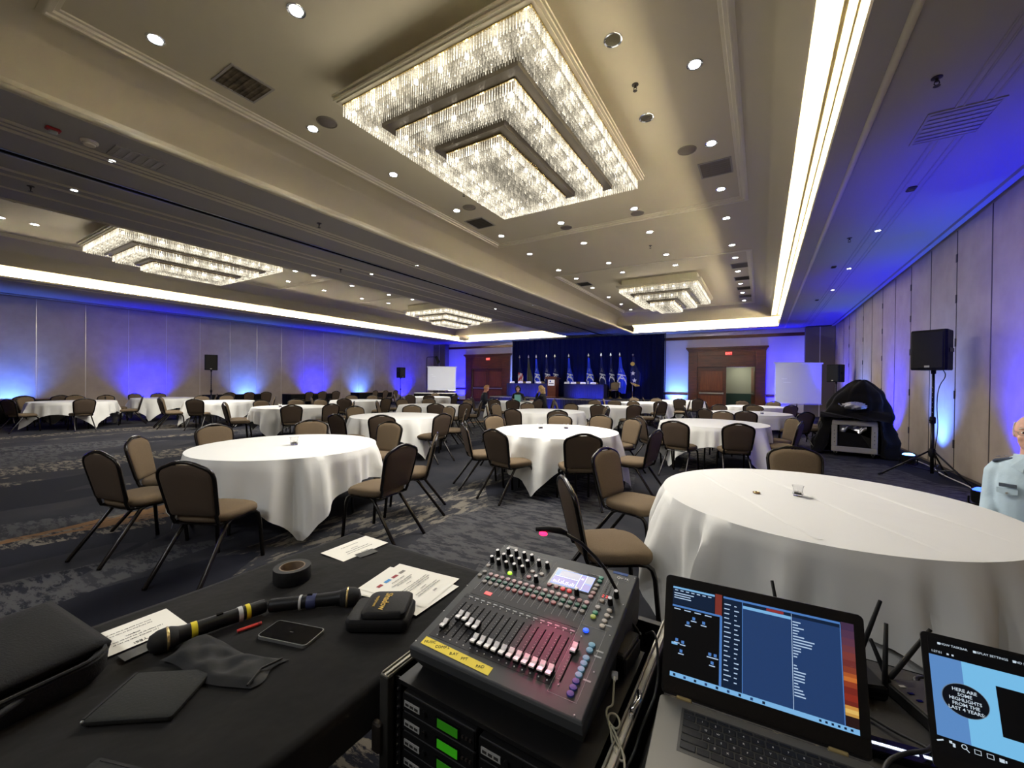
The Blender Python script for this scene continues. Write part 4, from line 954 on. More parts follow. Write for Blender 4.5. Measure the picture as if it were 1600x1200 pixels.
# ------------------------------------------------------------------ seated people
pm('skin', (196,142,118), .55, spec=.3); pm('skin_pale', (214,168,146), .55, spec=.3)
pm('hair_white', (206,198,186), .8); pm('hair_sandy', (176,132,88), .7); pm('hair_dark', (22,18,18), .6); pm('hair_blond', (206,176,124), .6, var=(30,(170,136,86)))
pm('shirt_blue', (186,206,216), .85, bump=(40,.25,.006)); pm('uniform_dark', (20,23,36), .8, bump=(40,.2,.006)); pm('top_black', (14,14,17), .8, bump=(40,.2,.006))
pm('trousers_navy', (22,26,42), .85); pm('shoe_black', (12,12,12), .3)
pm('eye_white', (236,232,226), .3); pm('eye_dark', (40,30,26), .2); pm('lip', (164,92,84), .5); pm('teeth', (236,230,220), .3); pm('rank_grey', (66,74,92), .8); pm('tag_dark', (70,80,92), .5)
def remesh(o, vox, smooth=6):
    m_ = o.modifiers.new('remesh', 'REMESH'); m_.mode = 'VOXEL'; m_.voxel_size = vox; m_.use_smooth_shade = True
    s = o.modifiers.new('smooth', 'SMOOTH'); s.factor = .5; s.iterations = smooth
    return o
def person(x, y, rz, label, top, hair, skin, vox=.012, arms='table', dz=0, lean=0., near=False):
    """seated figure facing local -Y, seat at 0.47 m"""
    t = thing('person', label, 'person', (x, y, dz), rz)
    def T(p):      # lean the upper body forward about the hips
        px_, py_, pz_ = p
        if pz_ > .55: a = lean; dz_ = pz_-.55; return (px_, py_*math.cos(a)-dz_*math.sin(a), .55+dz_*math.cos(a)+py_*math.sin(a)*-0)
        return p
    def el(mb, z, rx, ry, yo=0, n=20): return [T((rx*math.cos(2*math.pi*k/n), yo+ry*math.sin(2*math.pi*k/n), z)) for k in range(n)]
    def torso(mb, e=0.):
        mb.loft([el(mb,.46,.16+e,.11+e,.0), el(mb,.52,.165+e,.125+e,-.005), el(mb,.66,.148+e,.115+e,-.01), el(mb,.80,.150+e,.118+e,-.012), el(mb,.92,.158+e,.118+e,-.008), el(mb,1.0,.160+e,.102+e,0), el(mb,1.05,.135+e,.085+e,.005), el(mb,1.085,.085+e,.07+e,.008), el(mb,1.10,.066+e,.062+e,.006)])
    ARM = {}
    for s in (-1, 1):
        if arms == 'table': ARM[s] = [(s*.140,.0,1.015),(s*.170,-.01,.98),(s*.205,-.10,.80),(s*.18,-.30,.805),(s*.12,-.42,.815)]
        elif arms == 'hang': ARM[s] = [(s*.118,.0,1.015),(s*.146,.0,.98),(s*.164,-.01,.80),(s*.168,-.12,.64),(s*.14,-.26,.60)]
        elif arms == 'chin': ARM[s] = [(s*.165,.0,1.02),(s*.20,-.02,.98),(s*.20,-.20,.82),(s*.11,-.19,.98),(s*.07,-.15,1.09)] if s > 0 else [(s*.140,.0,1.015),(s*.170,-.01,.98),(s*.205,-.10,.80),(s*.18,-.30,.805),(s*.12,-.42,.815)]
    def arm(mb, s, e=0., upto=5):
        mb.tube([T(p) for p in ARM[s][:upto]], [r+e for r in (.052,.050,.042,.034,.026)][:upto], 12)
    def hand(mb, s):
        P = ARM[s]; w_ = V(T(P[4])); d = (w_-V(T(P[3]))).normalized(); sx = V((1,0,0)) if abs(d.x) < .8 else V((0,0,1)); sd = (sx-d*sx.dot(d)).normalized(); up = sd.cross(d)
        mb.obox(w_+d*.045, .075, .085, .026, sd, d)
        for k in range(4):
            b = w_+d*.085+sd*(-.028+.0187*k); L_ = (.055,.066,.062,.048)[k]
            mb.tube([b, b+d*L_*.5-up*.004*1, b+d*L_*.85-up*.022], [.0088,.0085,.007], 7)
        b = w_+d*.02-sd*.036*s; mb.tube([b, b+d*.03-sd*.02*s, b+d*.06-sd*.022*s], [.011,.010,.008], 7)
    def leg(mb, s, e=0., foot=False):
        mb.tube([(s*.085,-.0,.535),(s*.10,-.20,.545),(s*.105,-.42,.53),(s*.105,-.455,.47),(s*.105,-.46,.28),(s*.105,-.45,.09)], [.085+e,.080+e,.062+e,.058+e,.052+e,.038+e], 12)
    hc = V((0,-.02,1.245))
    body = MB(); torso(body)
    for s in (-1,1): arm(body, s); hand(body, s); leg(body, s)
    body.tube([T((0,.008,1.06)),T((0,.0,1.14)),T((0,-.01,1.2))], [.062,.056,.055], 14)
    H = MB(); H.ell((0,-.015,1.265), .080, .098, .100, 18, 12); H.ell((0,-.045,1.205), .064, .064, .076, 16, 10); H.ell((0,-.085,1.158), .028, .024, .022)
    H.loft([[(-.010,-.100,1.262),(.010,-.100,1.262),(.010,-.09,1.262),(-.010,-.09,1.262)],[(-.017,-.126,1.218),(.017,-.126,1.218),(.017,-.09,1.212),(-.017,-.09,1.212)],[(-.012,-.112,1.206),(.012,-.112,1.206),(.012,-.09,1.204),(-.012,-.09,1.204)]])
    H.ell((0,-.098,1.285), .055, .014, .012); 
    for s in (-1,1): H.ell((s*.078,.0,1.245), .011, .024, .034); H.ell((s*.040,-.082,1.215), .022, .022, .02)
    body.v_off = len(body.v)
    o_ = len(body.v); body.v += [T(p) for p in H.v]
    for f in H.f: body.face([i+o_ for i in f])
    b = body.build('body', skin, t); remesh(b, vox, 4 if near else 3)
    # clothing
    sh = MB(); torso(sh, .012)
    for s in (-1,1): arm(sh, s, .014, 5 if not near else 5)
    so_ = sh.build('shirt' if near else 'jacket', top, t); remesh(so_, vox, 14 if near else 5)
    tr = MB(); tr.loft([el(tr,.45,.17,.12), el(tr,.57,.175,.128)])
    for s in (-1,1): leg(tr, s, .012)
    remesh(tr.build('trousers', 'trousers_navy', t), max(vox,.012), 4)
    for s in (-1,1):
        f = MB(); f.ell((s*.105,-.50,.045), .042, .12, .045); f.box(s*.105-.035,s*.105+.035,-.56,-.38,0,.02); remesh(f.build('shoe', 'shoe_black', t), .012, 3)
    # face
    for s in (-1,1):
        e = MB(); e.ell(T((s*.031,-.094,1.252)), .0125, .010, .0085, 12, 8); e = e.build('eye', 'eye_white', t, smooth=True)
        i_ = MB(); i_.ell(T((s*.031,-.1025,1.252)), .006, .004, .006, 10, 6); i_.build('iris', 'eye_dark', e, smooth=True)
        bw_ = MB(); bw_.tube([T((s*.015,-.112,1.276)),T((s*.032,-.110,1.281)),T((s*.050,-.098,1.276))], .0035, 6); bw_.build('eyebrow', hair, t)
    l_ = MB(); l_.tube([T((-.030,-.093,1.183)),T((-.014,-.108,1.176)),T((.014,-.108,1.176)),T((.030,-.093,1.183))], [.003,.0075,.0075,.003], 8); l_ = l_.build('mouth', 'lip', t, smooth=True)
    tt = MB(); tt.tube([T((-.022,-.104,1.183)),T((0,-.113,1.180)),T((.022,-.104,1.183))], [.003,.0055,.003], 8); tt.build('teeth', 'teeth', l_, smooth=True)
    return t, T
def hair_cap(t, T, mat, z_low, bald=False, long=0.):
    h = MB(); n, m_ = 24, 12
    def pt(u, v):
        th = 2*math.pi*u; ph = math.pi*.5*v*1.25
        x, y, z = .086*math.cos(th)*math.sin(ph), -.012+.106*math.sin(th)*math.sin(ph), 1.270+.106*math.cos(ph)
        fr_ = max(0, -math.sin(th))
        zmin = z_low+.105*fr_**.6
        if z < zmin: z = zmin; x *= .97; y *= .97
        return T((x, y, z))
    if bald:
        # fringe of hair round the sides and back only
        h.grid(lambda u, v: T(((.074+.006*math.sin(math.pi*v))*math.cos(R(-12)+u*R(204)), -.012+(.094+.008*math.sin(math.pi*v))*math.sin(R(-12)+u*R(204)), 1.225+.085*v)), 30, 8)
        o = h.build('hair', mat, t, smooth=True)
    else:
        h.grid(pt, n, m_); o = h.build('hair', mat, t, smooth=True)
    s = o.modifiers.new('thick', 'SOLIDIFY'); s.thickness = .008; s.offset = .2
    if long:
        l = MB(); l.grid(lambda u, v: T((.095*math.cos(R(-25)+u*R(230))*(1-.15*v), .0+.10*math.sin(R(-25)+u*R(230))*(1-.1*v)+.01*math.sin(u*40), 1.29-long*v)), 40, 8)
        o2 = l.build('hair_length', mat, t, smooth=True); s = o2.modifiers.new('thick', 'SOLIDIFY'); s.thickness = .02
def glasses(t, T, mat):
    g = MB()
    for s in (-1,1):
        g.tube([T((s*.032+.021*math.cos(2*math.pi*k/14), -.116+.004*abs(math.cos(2*math.pi*k/14)), 1.250+.014*math.sin(2*math.pi*k/14))) for k in range(14)], .0016, 5, closed=True)
        g.tube([T((s*.053,-.112,1.255)),T((s*.076,-.06,1.258)),T((s*.079,.0,1.255))], .0016, 5)
    g.tube([T((-.011,-.118,1.254)),T((.011,-.118,1.254))], .0016, 5); g.build('glasses', mat, t)
# officer in a light blue shirt at the right edge
MX, MY, MRZ = 1.46, 3.88, math.atan2(-.90, -.44)+math.pi/2
t, T = person(MX, MY, MRZ, 'smiling person in light blue uniform shirt and glasses seated at the right edge', 'shirt_blue', 'hair_white', 'skin_pale', .007, 'hang', -.035, .02, True)
hair_cap(t, T, 'hair_white', 1.22, bald=True); glasses(t, T, 'silver')
for s in (-1,1):
    e = MB(); e.loft([[T((s*.075,-.045,1.078)),T((s*.075,.04,1.078)),T((s*.165,.035,1.046)),T((s*.165,-.04,1.046))],[T((s*.075,-.045,1.090)),T((s*.075,.04,1.090)),T((s*.165,.035,1.060)),T((s*.165,-.04,1.060))]]); e = e.build('epaulette', 'rank_grey', t, bevel=.004)
    for k in (.11,.145):
        b = MB(); star(b, 0, 0, .012, lambda x, z: 0); b.xf(Matrix.Translation(V(T((s*k,0,1.084-(k-.075)*.22+.012)))) @ Matrix.Rotation(R(90),4,'X')); o = b.build('rank_star', 'silver', e); o.modifiers.new('t','SOLIDIFY').thickness = .003
    c = MB(); c.slab([T((s*.012,-.086,1.115)),T((s*.075,-.05,1.112)),T((s*.080,-.100,1.035)),T((s*.030,-.125,1.005))], (0,-.006,.002)); c.build('collar', 'shirt_blue', t)
    p = MB(); p.slab([T((s*.045,-.139,.90)),T((s*.135,-.118,.90)),T((s*.135,-.118,.868)),T((s*.09,-.131,.858)),T((s*.045,-.139,.868))], (0,-.007,0)); p = p.build('pocket_flap', 'shirt_blue', t)
    b = MB(); b.cyl(T((s*.09,-.140,.872)),T((s*.09,-.146,.872)),.006,.006,10); b.build('button', 'silver', p)
b = MB(); b.slab([T((-.05,-.140,.93)),T((-.125,-.122,.93)),T((-.125,-.122,.908)),T((-.05,-.140,.908))], (0,-.008,0)); b.build('name_tag', 'tag_dark', t, bevel=.002)
place_chair(MX-.02*math.sin(MRZ), MY+.03, MRZ+math.pi, 'tan banquet chair under the person in the light blue shirt', 'banquet chairs')
# three people at the far table
mx_, my_ = TC['M']
def seat_at(ang, r=1.16):
    a = R(ang); return mx_+r*math.cos(a), my_+r*math.sin(a), a-math.pi/2
x, y, rz = seat_at(205); t, T = person(x, y, rz+R(8), 'fair-haired person in dark uniform jacket bent over the far table', 'uniform_dark', 'hair_sandy', 'skin', .014, 'table', 0, R(13)); hair_cap(t, T, 'hair_sandy', 1.235)
b = MB(); b.box(-.012,.012,-.36,-.35,.95,1.02) ; 
x, y, rz = seat_at(110); t, T = person(x, y, rz, 'dark-haired person with glasses and black top on the far side of the table', 'top_black', 'hair_dark', 'skin_pale', .014, 'table', 0, R(16)); hair_cap(t, T, 'hair_dark', 1.20, long=.16); glasses(t, T, 'ink')
x, y, rz = seat_at(15); t, T = person(x, y, rz-R(5), 'long-haired blond person in black top resting chin on hand', 'top_black', 'hair_blond', 'skin_pale', .014, 'chin', 0, R(8)); hair_cap(t, T, 'hair_blond', 1.20, long=.22)
# things on their table
t = thing('laptop', 'open pale laptop in front of the blond person', 'laptop', (mx_+.42, my_+.12, .7635), R(105))
MB().box(-.16,.16,-.11,.11,0,.016).build('base', 'silver', t, bevel=.004); MB().slab([(-.16,.11,.016),(.16,.11,.016),(.16,.17,.22),(-.16,.17,.22)], (0,.008,0)).build('lid', 'tag_dark', t); MB().box(-.14,.14,-.06,.09,.016,.018).build('keyboard', 'ink', t)
pm('aqua', (120,180,170), .5)
t = thing('folder', 'pale aqua folder standing on the far table', 'folder', (mx_+.25, my_-.1, .7635), R(20))
MB().slab([(-.11,-.03,0),(.11,-.03,0),(.11,.0,.26),(-.11,.0,.26)], (0,.004,0)).build('front_cover', 'aqua', t); MB().slab([(-.11,.05,0),(.11,.05,0),(.11,.0,.26),(-.11,.0,.26)], (0,-.004,0)).build('back_cover', 'aqua', t)
t = thing('notebook', 'dark notebook lying before the uniformed person', 'notebook', (mx_-.6, my_-.2, .7635), R(30)); MB().box(-.12,.12,-.16,.16,0,.012).build('cover', 'ink', t); MB().box(-.115,.115,-.155,.155,.012,.02).build('pages', 'paper', t)
# ------------------------------------------------------------------ table under black cloth, left foreground
TZ = .76
bt = thing('work_table', 'folding table under the black cloth in the left foreground', 'table', (-1.25, .43, 0))
MB().bevbox(-.42,.44,-.85,.86,.728,.752,.008).build('tabletop', 'table_wood', bt)
for sx in (-.36,.38):
    for sy in (-.75,.76):
        a = MB(); a.tube([(sx,sy,.73),(sx,sy,.0)], .016, 8); a.build('leg', 'black_metal', bt)
def bc(u, v):
    # cloth: flat top with soft wrinkles, falling over the four edges
    x = -2.2+1.5*u; y = -1.1+2.75*v      # spread cloth coordinates
    X0, X1, Y0, Y1 = -1.685, -.795, -.43, 1.305
    dx = max(X0-x, x-X1, 0); dy = max(Y0-y, y-Y1, 0); d = math.hypot(dx, dy)
    cx, cy = min(max(x, X0), X1), min(max(y, Y0), Y1)
    w_ = .0016*math.sin(7*x+3*y+1)+.0012*math.sin(13*y-5*x)+.0010*math.sin(23*x+9*y)
    if d <= 0: return (x, y, TZ-.002+w_)
    f = 1+.25*math.sin(18*(x+y))*min(1, d*2)
    ox = .06*f*min(1,d*6)*(1 if x > X1 else -1 if x < X0 else 0); oy = .06*f*min(1,d*6)*(1 if y > Y1 else -1 if y < Y0 else 0)
    if x > X1: ox *= .35
    return (cx+ox, cy+oy, max(.01, TZ-.002-d*.96))
mb = MB(); mb.grid(bc, 90, 130); tag(mb.build('black_tablecloth', 'black_cloth', smooth=True), 'wrinkled black cloth covering the left foreground table', 'tablecloth')
# ---- sheets of paper
def sheet(name, label, corners, z, lines, par_name='paper', curl=0.):
    """corners: page top-left, top-right, bottom-right, bottom-left (x,y) as the page is read"""
    A, B, C_, D = [V((p[0], p[1], 0)) for p in corners]
    o = frame_empty(name, label, 'paper', (A.x, A.y, z), B-A, A-D)
    W = (B-A).length; H = (A-D).length
    MB().grid(lambda u, v: (W*u, -H+H*v, .0006+curl*max(0,u-.6)**2*max(0,v-.4)), 12, 12).build('page', 'paper', o, smooth=True)
    MB().box(.002, W-.002, -H+.002, -.002, .0, .0004).build('page_back', 'paper', o)
    for body, x, y, s, mt, al in lines: text(body, s, mt, 'printed_line', o, (x*W, -y*H, .0016+ (curl*.1)), align=al, ext=.0002)
    return o
sheet('prompt_sheet', 'white sheet headed YES! taped to the black cloth at far left', [(-1.462,.543),(-1.462,.335),(-1.618,.345),(-1.61,.545)][0:1]+[(-1.462,.335),(-1.616,.335),(-1.616,.543)], .7612,
    [('YES!',.5,.10,.017,'ink','CENTER'),('I am standing ready for you at',.5,.28,.0082,'ink','CENTER'),('I am happy to do my part for him now',.5,.38,.0082,'ink','CENTER'),('obligation.',.5,.48,.0082,'ink','CENTER'),('Feel being that and of most the bit',.5,.66,.0075,'ink_grey','CENTER'),('some name goes for it for that time',.5,.76,.0075,'ink_grey','CENTER')])
sheet('cue_sheet', 'white printed sheet taped near the far corner of the black cloth', [(-1.437,1.295),(-1.437,1.062),(-1.59,1.062),(-1.59,1.295)], .7612,
    [('NOTE',.5,.10,.013,'ink_grey','CENTER'),('please stand by for the next cue now',.5,.30,.0085,'ink_grey','CENTER'),('and wait for the signal from stage',.5,.42,.0085,'ink_grey','CENTER'),('thank you',.5,.54,.0085,'ink_grey','CENTER'),('once the music ends walk off',.5,.76,.0075,'ink_grey','CENTER')])
for i, (x, y, a) in enumerate(((-1.425,.425,4),(-1.425,1.165,-8))):
    t = thing('gaffer_tape', 'strip of dark tape holding the '+('YES! sheet' if i == 0 else 'far corner sheet'), 'tape', (x, y, .7625), R(a)); MB().grid(lambda u, v: (-.022+.044*u, -.042+.084*v, .0008+.0006*math.sin(9*v)), 4, 8).build('tape_strip', 'tape_grey', t, smooth=True)
    MB().box(-.02,.0215,-.041,.0415,.0,.0005).build('tape_underside', 'tape_grey', t)
pm('tape_grey', (58,58,55), .5)
mn = [(-1.215,.945),(-1.235,1.176),(-.950,1.222),(-.905,.985)]
ax_ = V((-.02,.231,0)).normalized(); ay_ = V((-.285,-.046,0))
def letter_page(dx, dy, rot, z, full, label):
    c = V((-1.075,1.075,0))+V((dx,dy,0)); a = R(97+rot); ex = V((math.cos(a),math.sin(a),0)); ey = V((-math.sin(a),math.cos(a),0)); W, H = .216, .279
    tl = c-ex*W/2+ey*H/2
    L_ = [('PROGRAM ORDER',.5,.30,.008,'ink_grey','CENTER'),('Opening remarks and welcome',.5,.36,.0085,'ink_grey','CENTER'),('Invocation and anthem',.5,.40,.0085,'ink_grey','CENTER'),('1:30 pm',.5,.47,.008,'ink_grey','CENTER'),('Introduction of the head table guests and speakers',.5,.54,.0075,'ink_grey','CENTER'),('Recognition of members and presentation of awards',.5,.58,.0075,'ink_grey','CENTER'),('Slide show of the highlights from the year',.5,.62,.0075,'ink_grey','CENTER'),('Luncheon',.5,.70,.008,'ink_grey','CENTER'),('Keynote address followed by questions',.5,.75,.0075,'ink_grey','CENTER'),('Closing remarks and retirement of colors',.5,.79,.0075,'ink_grey','CENTER'),('END',.5,.88,.010,'ink','CENTER')] if full else []
    o = sheet('printed_page', label, [tl, tl+ex*W, tl+ex*W-ey*H, tl-ey*H], z, L_, curl=.02 if full else 0)
    if full:
        for k, (mt, x0, w_) in enumerate((('logo_red',.16,.10),('logo_blue2',.33,.13),('logo_red',.52,.12),('ink_grey',.70,.13))):
            MB().box(W*x0, W*(x0+w_), -H*.215, -H*.165, .0012, .0016).build('logo', mt, o)
pm('logo_blue2', (70,140,200), .7)
letter_page(-.012, -.022, 4, .7610, False, 'white page lying under the printed programme, left one'); letter_page(.02, -.030, -6, .7622, False, 'white page lying under the printed programme, right one'); letter_page(0, 0, 0, .7634, True, 'printed programme page with a row of logos on the black cloth')
# ---- roll of black tape
t = thing('tape_roll', 'roll of black gaffer tape on the black cloth', 'tape', (-1.468,.868,.7615))
a = MB(); a.loft([[(r*math.cos(q), r*math.sin(q), z) for q in [2*math.pi*k/40 for k in range(40)]] for r, z in ((.0436,.0),(.062,0),(.063,.003),(.063,.046),(.062,.049),(.0436,.049),(.0436,0))], cap=False); a.build('tape_wind', 'tape_black', t, smooth=40)
a = MB(); a.loft([[(r*math.cos(q), r*math.sin(q), z) for q in [2*math.pi*k/40 for k in range(40)]] for r, z in ((.0435,.001),(.0435,.0492),(.039,.0492),(.039,.001),(.0435,.001))], cap=False); a.build('cardboard_core', 'cardboard', t, smooth=40)
pm('tape_black', (15,15,16), .55, var=(60,(26,26,26))); pm('cardboard', (120,104,86), .9)
# ---- handheld microphones
def mic(p0, p1, z, label, tapes, ring):
    p0 = V((*p0, z)); p1 = V((*p1, z)); d = (p1-p0).normalized(); L_ = (p1-p0).length
    t = frame_empty('wireless_microphone', label, 'microphone', p0, d, V((-d.y, d.x, 0)), 'handheld microphones')
    a = MB(); a.lathe([(.014,0),(.0195,.004),(.0205,.02),(.0198,L_*.35),(.0202,L_*.55),(.0215,L_*.72),(.024,L_*.77)], 20, axis=(1,0,0)); a.build('handle', 'mic_body', t, smooth=40)
    a = MB(); a.lathe([(.024,L_*.77),(.0295,L_*.82),(.0305,L_*.86),(.029,L_*.92),(.021,L_*.98),(.004,L_)], 20, axis=(1,0,0)); a.build('grille_ball', 'mic_grille', t, smooth=True)
    a = MB(); a.lathe([(.0302,L_*.838),(.0316,L_*.845),(.0316,L_*.855),(.0302,L_*.862)], 24, axis=(1,0,0)); a.build('grille_ring', ring, t, smooth=True)
    for f0, f1, mt in tapes:
        a = MB(); a.lathe([(.0218,L_*f0),(.0220,L_*(f0+.004)),(.0220,L_*(f1-.004)),(.0218,L_*f1)], 22, axis=(1,0,0)); a.build('band', mt, t, smooth=40)
    MB().box(L_*.40,L_*.46,-.005,.005,.0195,.0235).build('power_switch', 'black_gloss', t, bevel=.001)
pm('mic_body', (20,20,22), .45, .3); pm('mic_grille', (13,13,13), .7, bump=(900,.8,.002)); pm('yellow_band', (226,204,40), .5); pm('blue_band', (52,58,96), .4); pm('label_white', (190,190,186), .5)
mic((-1.325,.700),(-1.388,.425), .785, 'black handheld microphone with two yellow bands', [(.16,.20,'yellow_band'),(.62,.67,'yellow_band'),(.23,.27,'label_white')], 'brass')
mic((-1.318,.705),(-1.125,.900), .783, 'black handheld microphone with a blue band', [(.40,.50,'blue_band'),(.32,.345,'label_white')], 'brass')
# ---- phone
t = frame_empty('smartphone', 'black smartphone with pale rim lying face up', 'phone', (-1.147,.677,.7615), (.162,.048,0), (-.05,.16,0))
def rr(hx, hy, r, n=5):
    P = []
    for cx, cy, a0 in ((hx-r,hy-r,0),(-hx+r,hy-r,90),(-hx+r,-hy+r,180),(hx-r,-hy+r,270)):
        for k in range(n+1): q = R(a0+90*k/n); P.append((cx+r*math.cos(q), cy+r*math.sin(q)))
    return P
MB().prism(rr(.083,.041,.012), 0, .009).build('case', 'phone_rim', t); MB().prism(rr(.080,.038,.010), .009, .0098).build('screen', 'black_gloss', t); MB().prism(rr(.006,.002,.0015), .0098,.0101).build('speaker_slot', 'ink', t)
pm('phone_rim', (120,120,118), .35, .4)
# ---- soft black case with a flap
t = thing('belt_case', 'black padded case with gold lettering on the flap', 'case', (-.985,.865,.7615), R(-58))
a = MB(); a.loft([[(x,y,z) for x,y in rr(hx,hy,.018)] for hx,hy,z in ((.060,.085,0),(.066,.091,.006),(.067,.092,.030),(.062,.087,.038))]); a.build('case_body', 'case_black', t, smooth=50)
a = MB(); a.loft([[(x,y+.018,z+.06*(y+.05)*.35) for x,y in rr(hx,hy,.020)] for hx,hy,z in ((.058,.060,.038),(.064,.066,.042),(.064,.066,.054),(.058,.060,.060))]); o = a.build('flap', 'case_black', t, smooth=50)
text('Shadow', .030, 'gold_print', parent=o, loc=(.004,.012,.0625), rot=(R(1.2),0,R(0)), ext=.0004, bold=.0004); text('equipment', .014, 'gold_print', parent=o, loc=(.002,-.016,.0615), rot=(R(1.2),0,R(0)), ext=.0004)
MB().box(-.02,.02,-.096,-.090,.012,.028).build('clasp', 'black_gloss', t)
pm('case_black', (13,12,12), .75, bump=(200,.3,.002)); pm('gold_print', (200,164,60), .5)
# ---- soft pouch, red stick, folded cloth, bag
t = thing('drawstring_pouch', 'thin black drawstring pouch lying beside the yellow-banded microphone', 'pouch', (-1.19,.515,.7615), R(14))
a = MB(); a.grid(lambda u, v: (-.155+.31*u+.01*math.sin(7*v), -.055+.11*v+.012*math.sin(6*u+1), .002+.014*min(1,6*v,6*(1-v))*min(1,8*u,8*(1-u))+.005*math.sin(14*u+5*v)*math.sin(math.pi*v)*math.sin(math.pi*u)+.004*math.sin(23*u-11*v)*math.sin(math.pi*v)*math.sin(math.pi*u)+.012*math.exp(-((u-.12)**2)*60)*math.sin(math.pi*v)), 40, 18); a.build('pouch_top', 'nylon', t, smooth=True)
a = MB(); a.grid(lambda u, v: (-.155+.31*u+.01*math.sin(7*v), -.055+.11*v+.012*math.sin(6*u+1), .001), 20, 6); a.build('pouch_bottom', 'nylon', t, smooth=True)
a = MB(); a.tube([(.15,-.05,.010),(.135,.0,.014),(.15,.05,.010)], .003, 6); a.build('drawcord', 'cable_black', t)
pm('nylon', (26,26,27), .8, bump=(30,.3,.006))
t = frame_empty('red_pencil', 'short red pencil stub lying behind the pouch', 'pencil', (-1.29,.60,.766), (.02,.075,0), (-1,.2,0)); a = MB(); a.lathe([(.0045,0),(.0048,.003),(.0048,.06),(.0045,.062)], 6, axis=(1,0,0)); a.build('barrel', 'red_paint', t); a = MB(); a.lathe([(.0049,.052),(.0050,.060)], 6, axis=(1,0,0)); a.build('end_cap', 'logo_red', t)
pm('red_paint', (200,60,56), .5)
t = thing('folded_cloth', 'flat dark grey felt pouch lying beside the black bag', 'pouch', (-1.19,.375,.7615), R(37))
a = MB(); a.loft([[(x,y,z) for x,y in rr(hx,hy,.008)] for hx,hy,z in ((.088,.072,0),(.09,.074,.003),(.09,.074,.010),(.086,.070,.013))]); a.build('felt_body', 'felt', t, smooth=50); MB().box(-.088,-.082,-.07,.07,.0125,.0145).build('edge_seam', 'nylon', t); a = MB(); a.ell((-.085,-.072,.009), .004,.004,.004); a.build('zip_pull', 'silver', t)
pm('felt', (34,35,34), .95, bump=(150,.5,.003))
t = thing('felt_flap', 'dark felt corner lying at the bottom edge of the picture', 'pouch', (-.985,.24,.7615), R(20)); a = MB(); a.loft([[(x,y,z) for x,y in rr(hx,hy,.006)] for hx,hy,z in ((.08,.05,0),(.082,.052,.004),(.08,.05,.008))]); a.build('felt_body', 'felt', t, smooth=50); MB().box(-.07,.07,.044,.048,.0078,.009).build('edge_seam', 'nylon', t)
bg = thing('equipment_bag', 'open black padded equipment bag at the lower left corner', 'bag', (-1.505,.135,.7615), R(8))
a = MB(); P0 = rr(.17,.20,.07,6)
a.loft([[(x,y,z) for x,y in rr(hx,hy,.07,6)] for hx,hy,z in ((.165,.195,0),(.175,.205,.015),(.178,.208,.055),(.172,.202,.060),(.160,.190,.055),(.155,.185,.012))]); a.build('bag_body', 'bag_black', bg, smooth=50)
def lid(u, v):
    a_ = R(28); x = -.17+.33*u; y = -.20+.40*v; e = 1-max(abs(2*u-1),abs(2*v-1))**6
    return (x-.03, y+.01, .066+.030*(1-u)+.014*e)
a = MB(); a.grid(lid, 20, 20); o = a.build('lid', 'bag_black', bg, smooth=True); o.modifiers.new('thick','SOLIDIFY').thickness = .02
a = MB(); a.tube([(x*1.0+.002,y,.062) for x,y in rr(.172,.202,.07,6)], .004, 6, closed=True); a.build('zipper', 'nylon', bg)
a = MB(); a.tube([(.12,-.19,.07),(.17,-.17,.06),(.20,-.10,.05),(.19,.0,.045),(.165,.06,.05)], .007, 8); a.build('strap', 'nylon', bg, smooth=True)
a = MB(); a.tube([(.19,-.15,.06),(.215,-.16,.055),(.225,-.135,.05),(.205,-.12,.052)], .003, 6, closed=True); a.build('buckle_ring', 'silver', bg)
pm('bag_black', (10,10,11), .85, bump=(220,.5,.003))

# ------------------------------------------------------------------ equipment rack with receivers, mixer on top
rk = thing('mixer_rack', 'black rack case with aluminium edges under the mixing console', 'rack', (-.49, .70, 0))
RX = .257
for nm, a in (('side_panel',(-RX-.012,-RX,-.02,.55,.05,.80)),('side_panel',(RX,RX+.012,-.02,.55,.05,.80)),('floor_panel',(-RX,RX,-.02,.55,.05,.065)),('rear_panel',(-RX,RX,.53,.55,.065,.80))): MB().box(*a).build(nm, 'rack_black', rk)
for s in (-1,1):
    a = MB(); a.box(s*(RX+.006)-.012, s*(RX+.006)+.012, -.03, .56, .795, .803).box(s*(RX+.006)-.009, s*(RX+.006)-.005, -.03,.56,.803,.808).box(s*(RX+.006)+.005, s*(RX+.006)+.009,-.03,.56,.803,.808); a.build('edge_extrusion', 'aluminium', rk, bevel=.002)
    MB().box(s*(RX+.006)-.014, s*(RX+.006)+.014, -.032, -.012, .05, .80).build('corner_post', 'post_grey', rk, bevel=.003)
    MB().box(s*(RX-.012)-.010, s*(RX-.012)+.010, -.004, .0, .07, .79).build('rack_rail', 'rack_black', rk)
    for k in range(12):
        z = .76-.0445*k*.5
        a = MB(); a.lathe([(.005,-.002),(.0055,0),(.004,.003),(.001,.004)], 10, c=(s*(RX-.012),-.004,z), axis=(0,-1,0)); a.build('rack_screw', 'chrome', rk, smooth=40)
    MB().bevbox(s*(RX+.02)-.014,s*(RX+.02)+.014,-.045,-.028,.62,.69,.004).build('latch', 'hinge_metal', rk)
MB().box(-RX+.02,RX-.02,-.01,.4,.782,.792).build('shelf_lip', 'rack_black', rk)
pm('rack_black', (11,11,12), .55); pm('aluminium', (150,146,134), .5, .6); pm('post_grey', (58,57,54), .5, .4)
pm('lcd_green', (26,90,14), .4, emit=(70,200,30), es=.20); pm('lcd_lime', (90,140,20), .4, emit=(140,220,30), es=.28); pm('lcd_dark', (24,66,12), .4, emit=(46,130,20), es=.26)
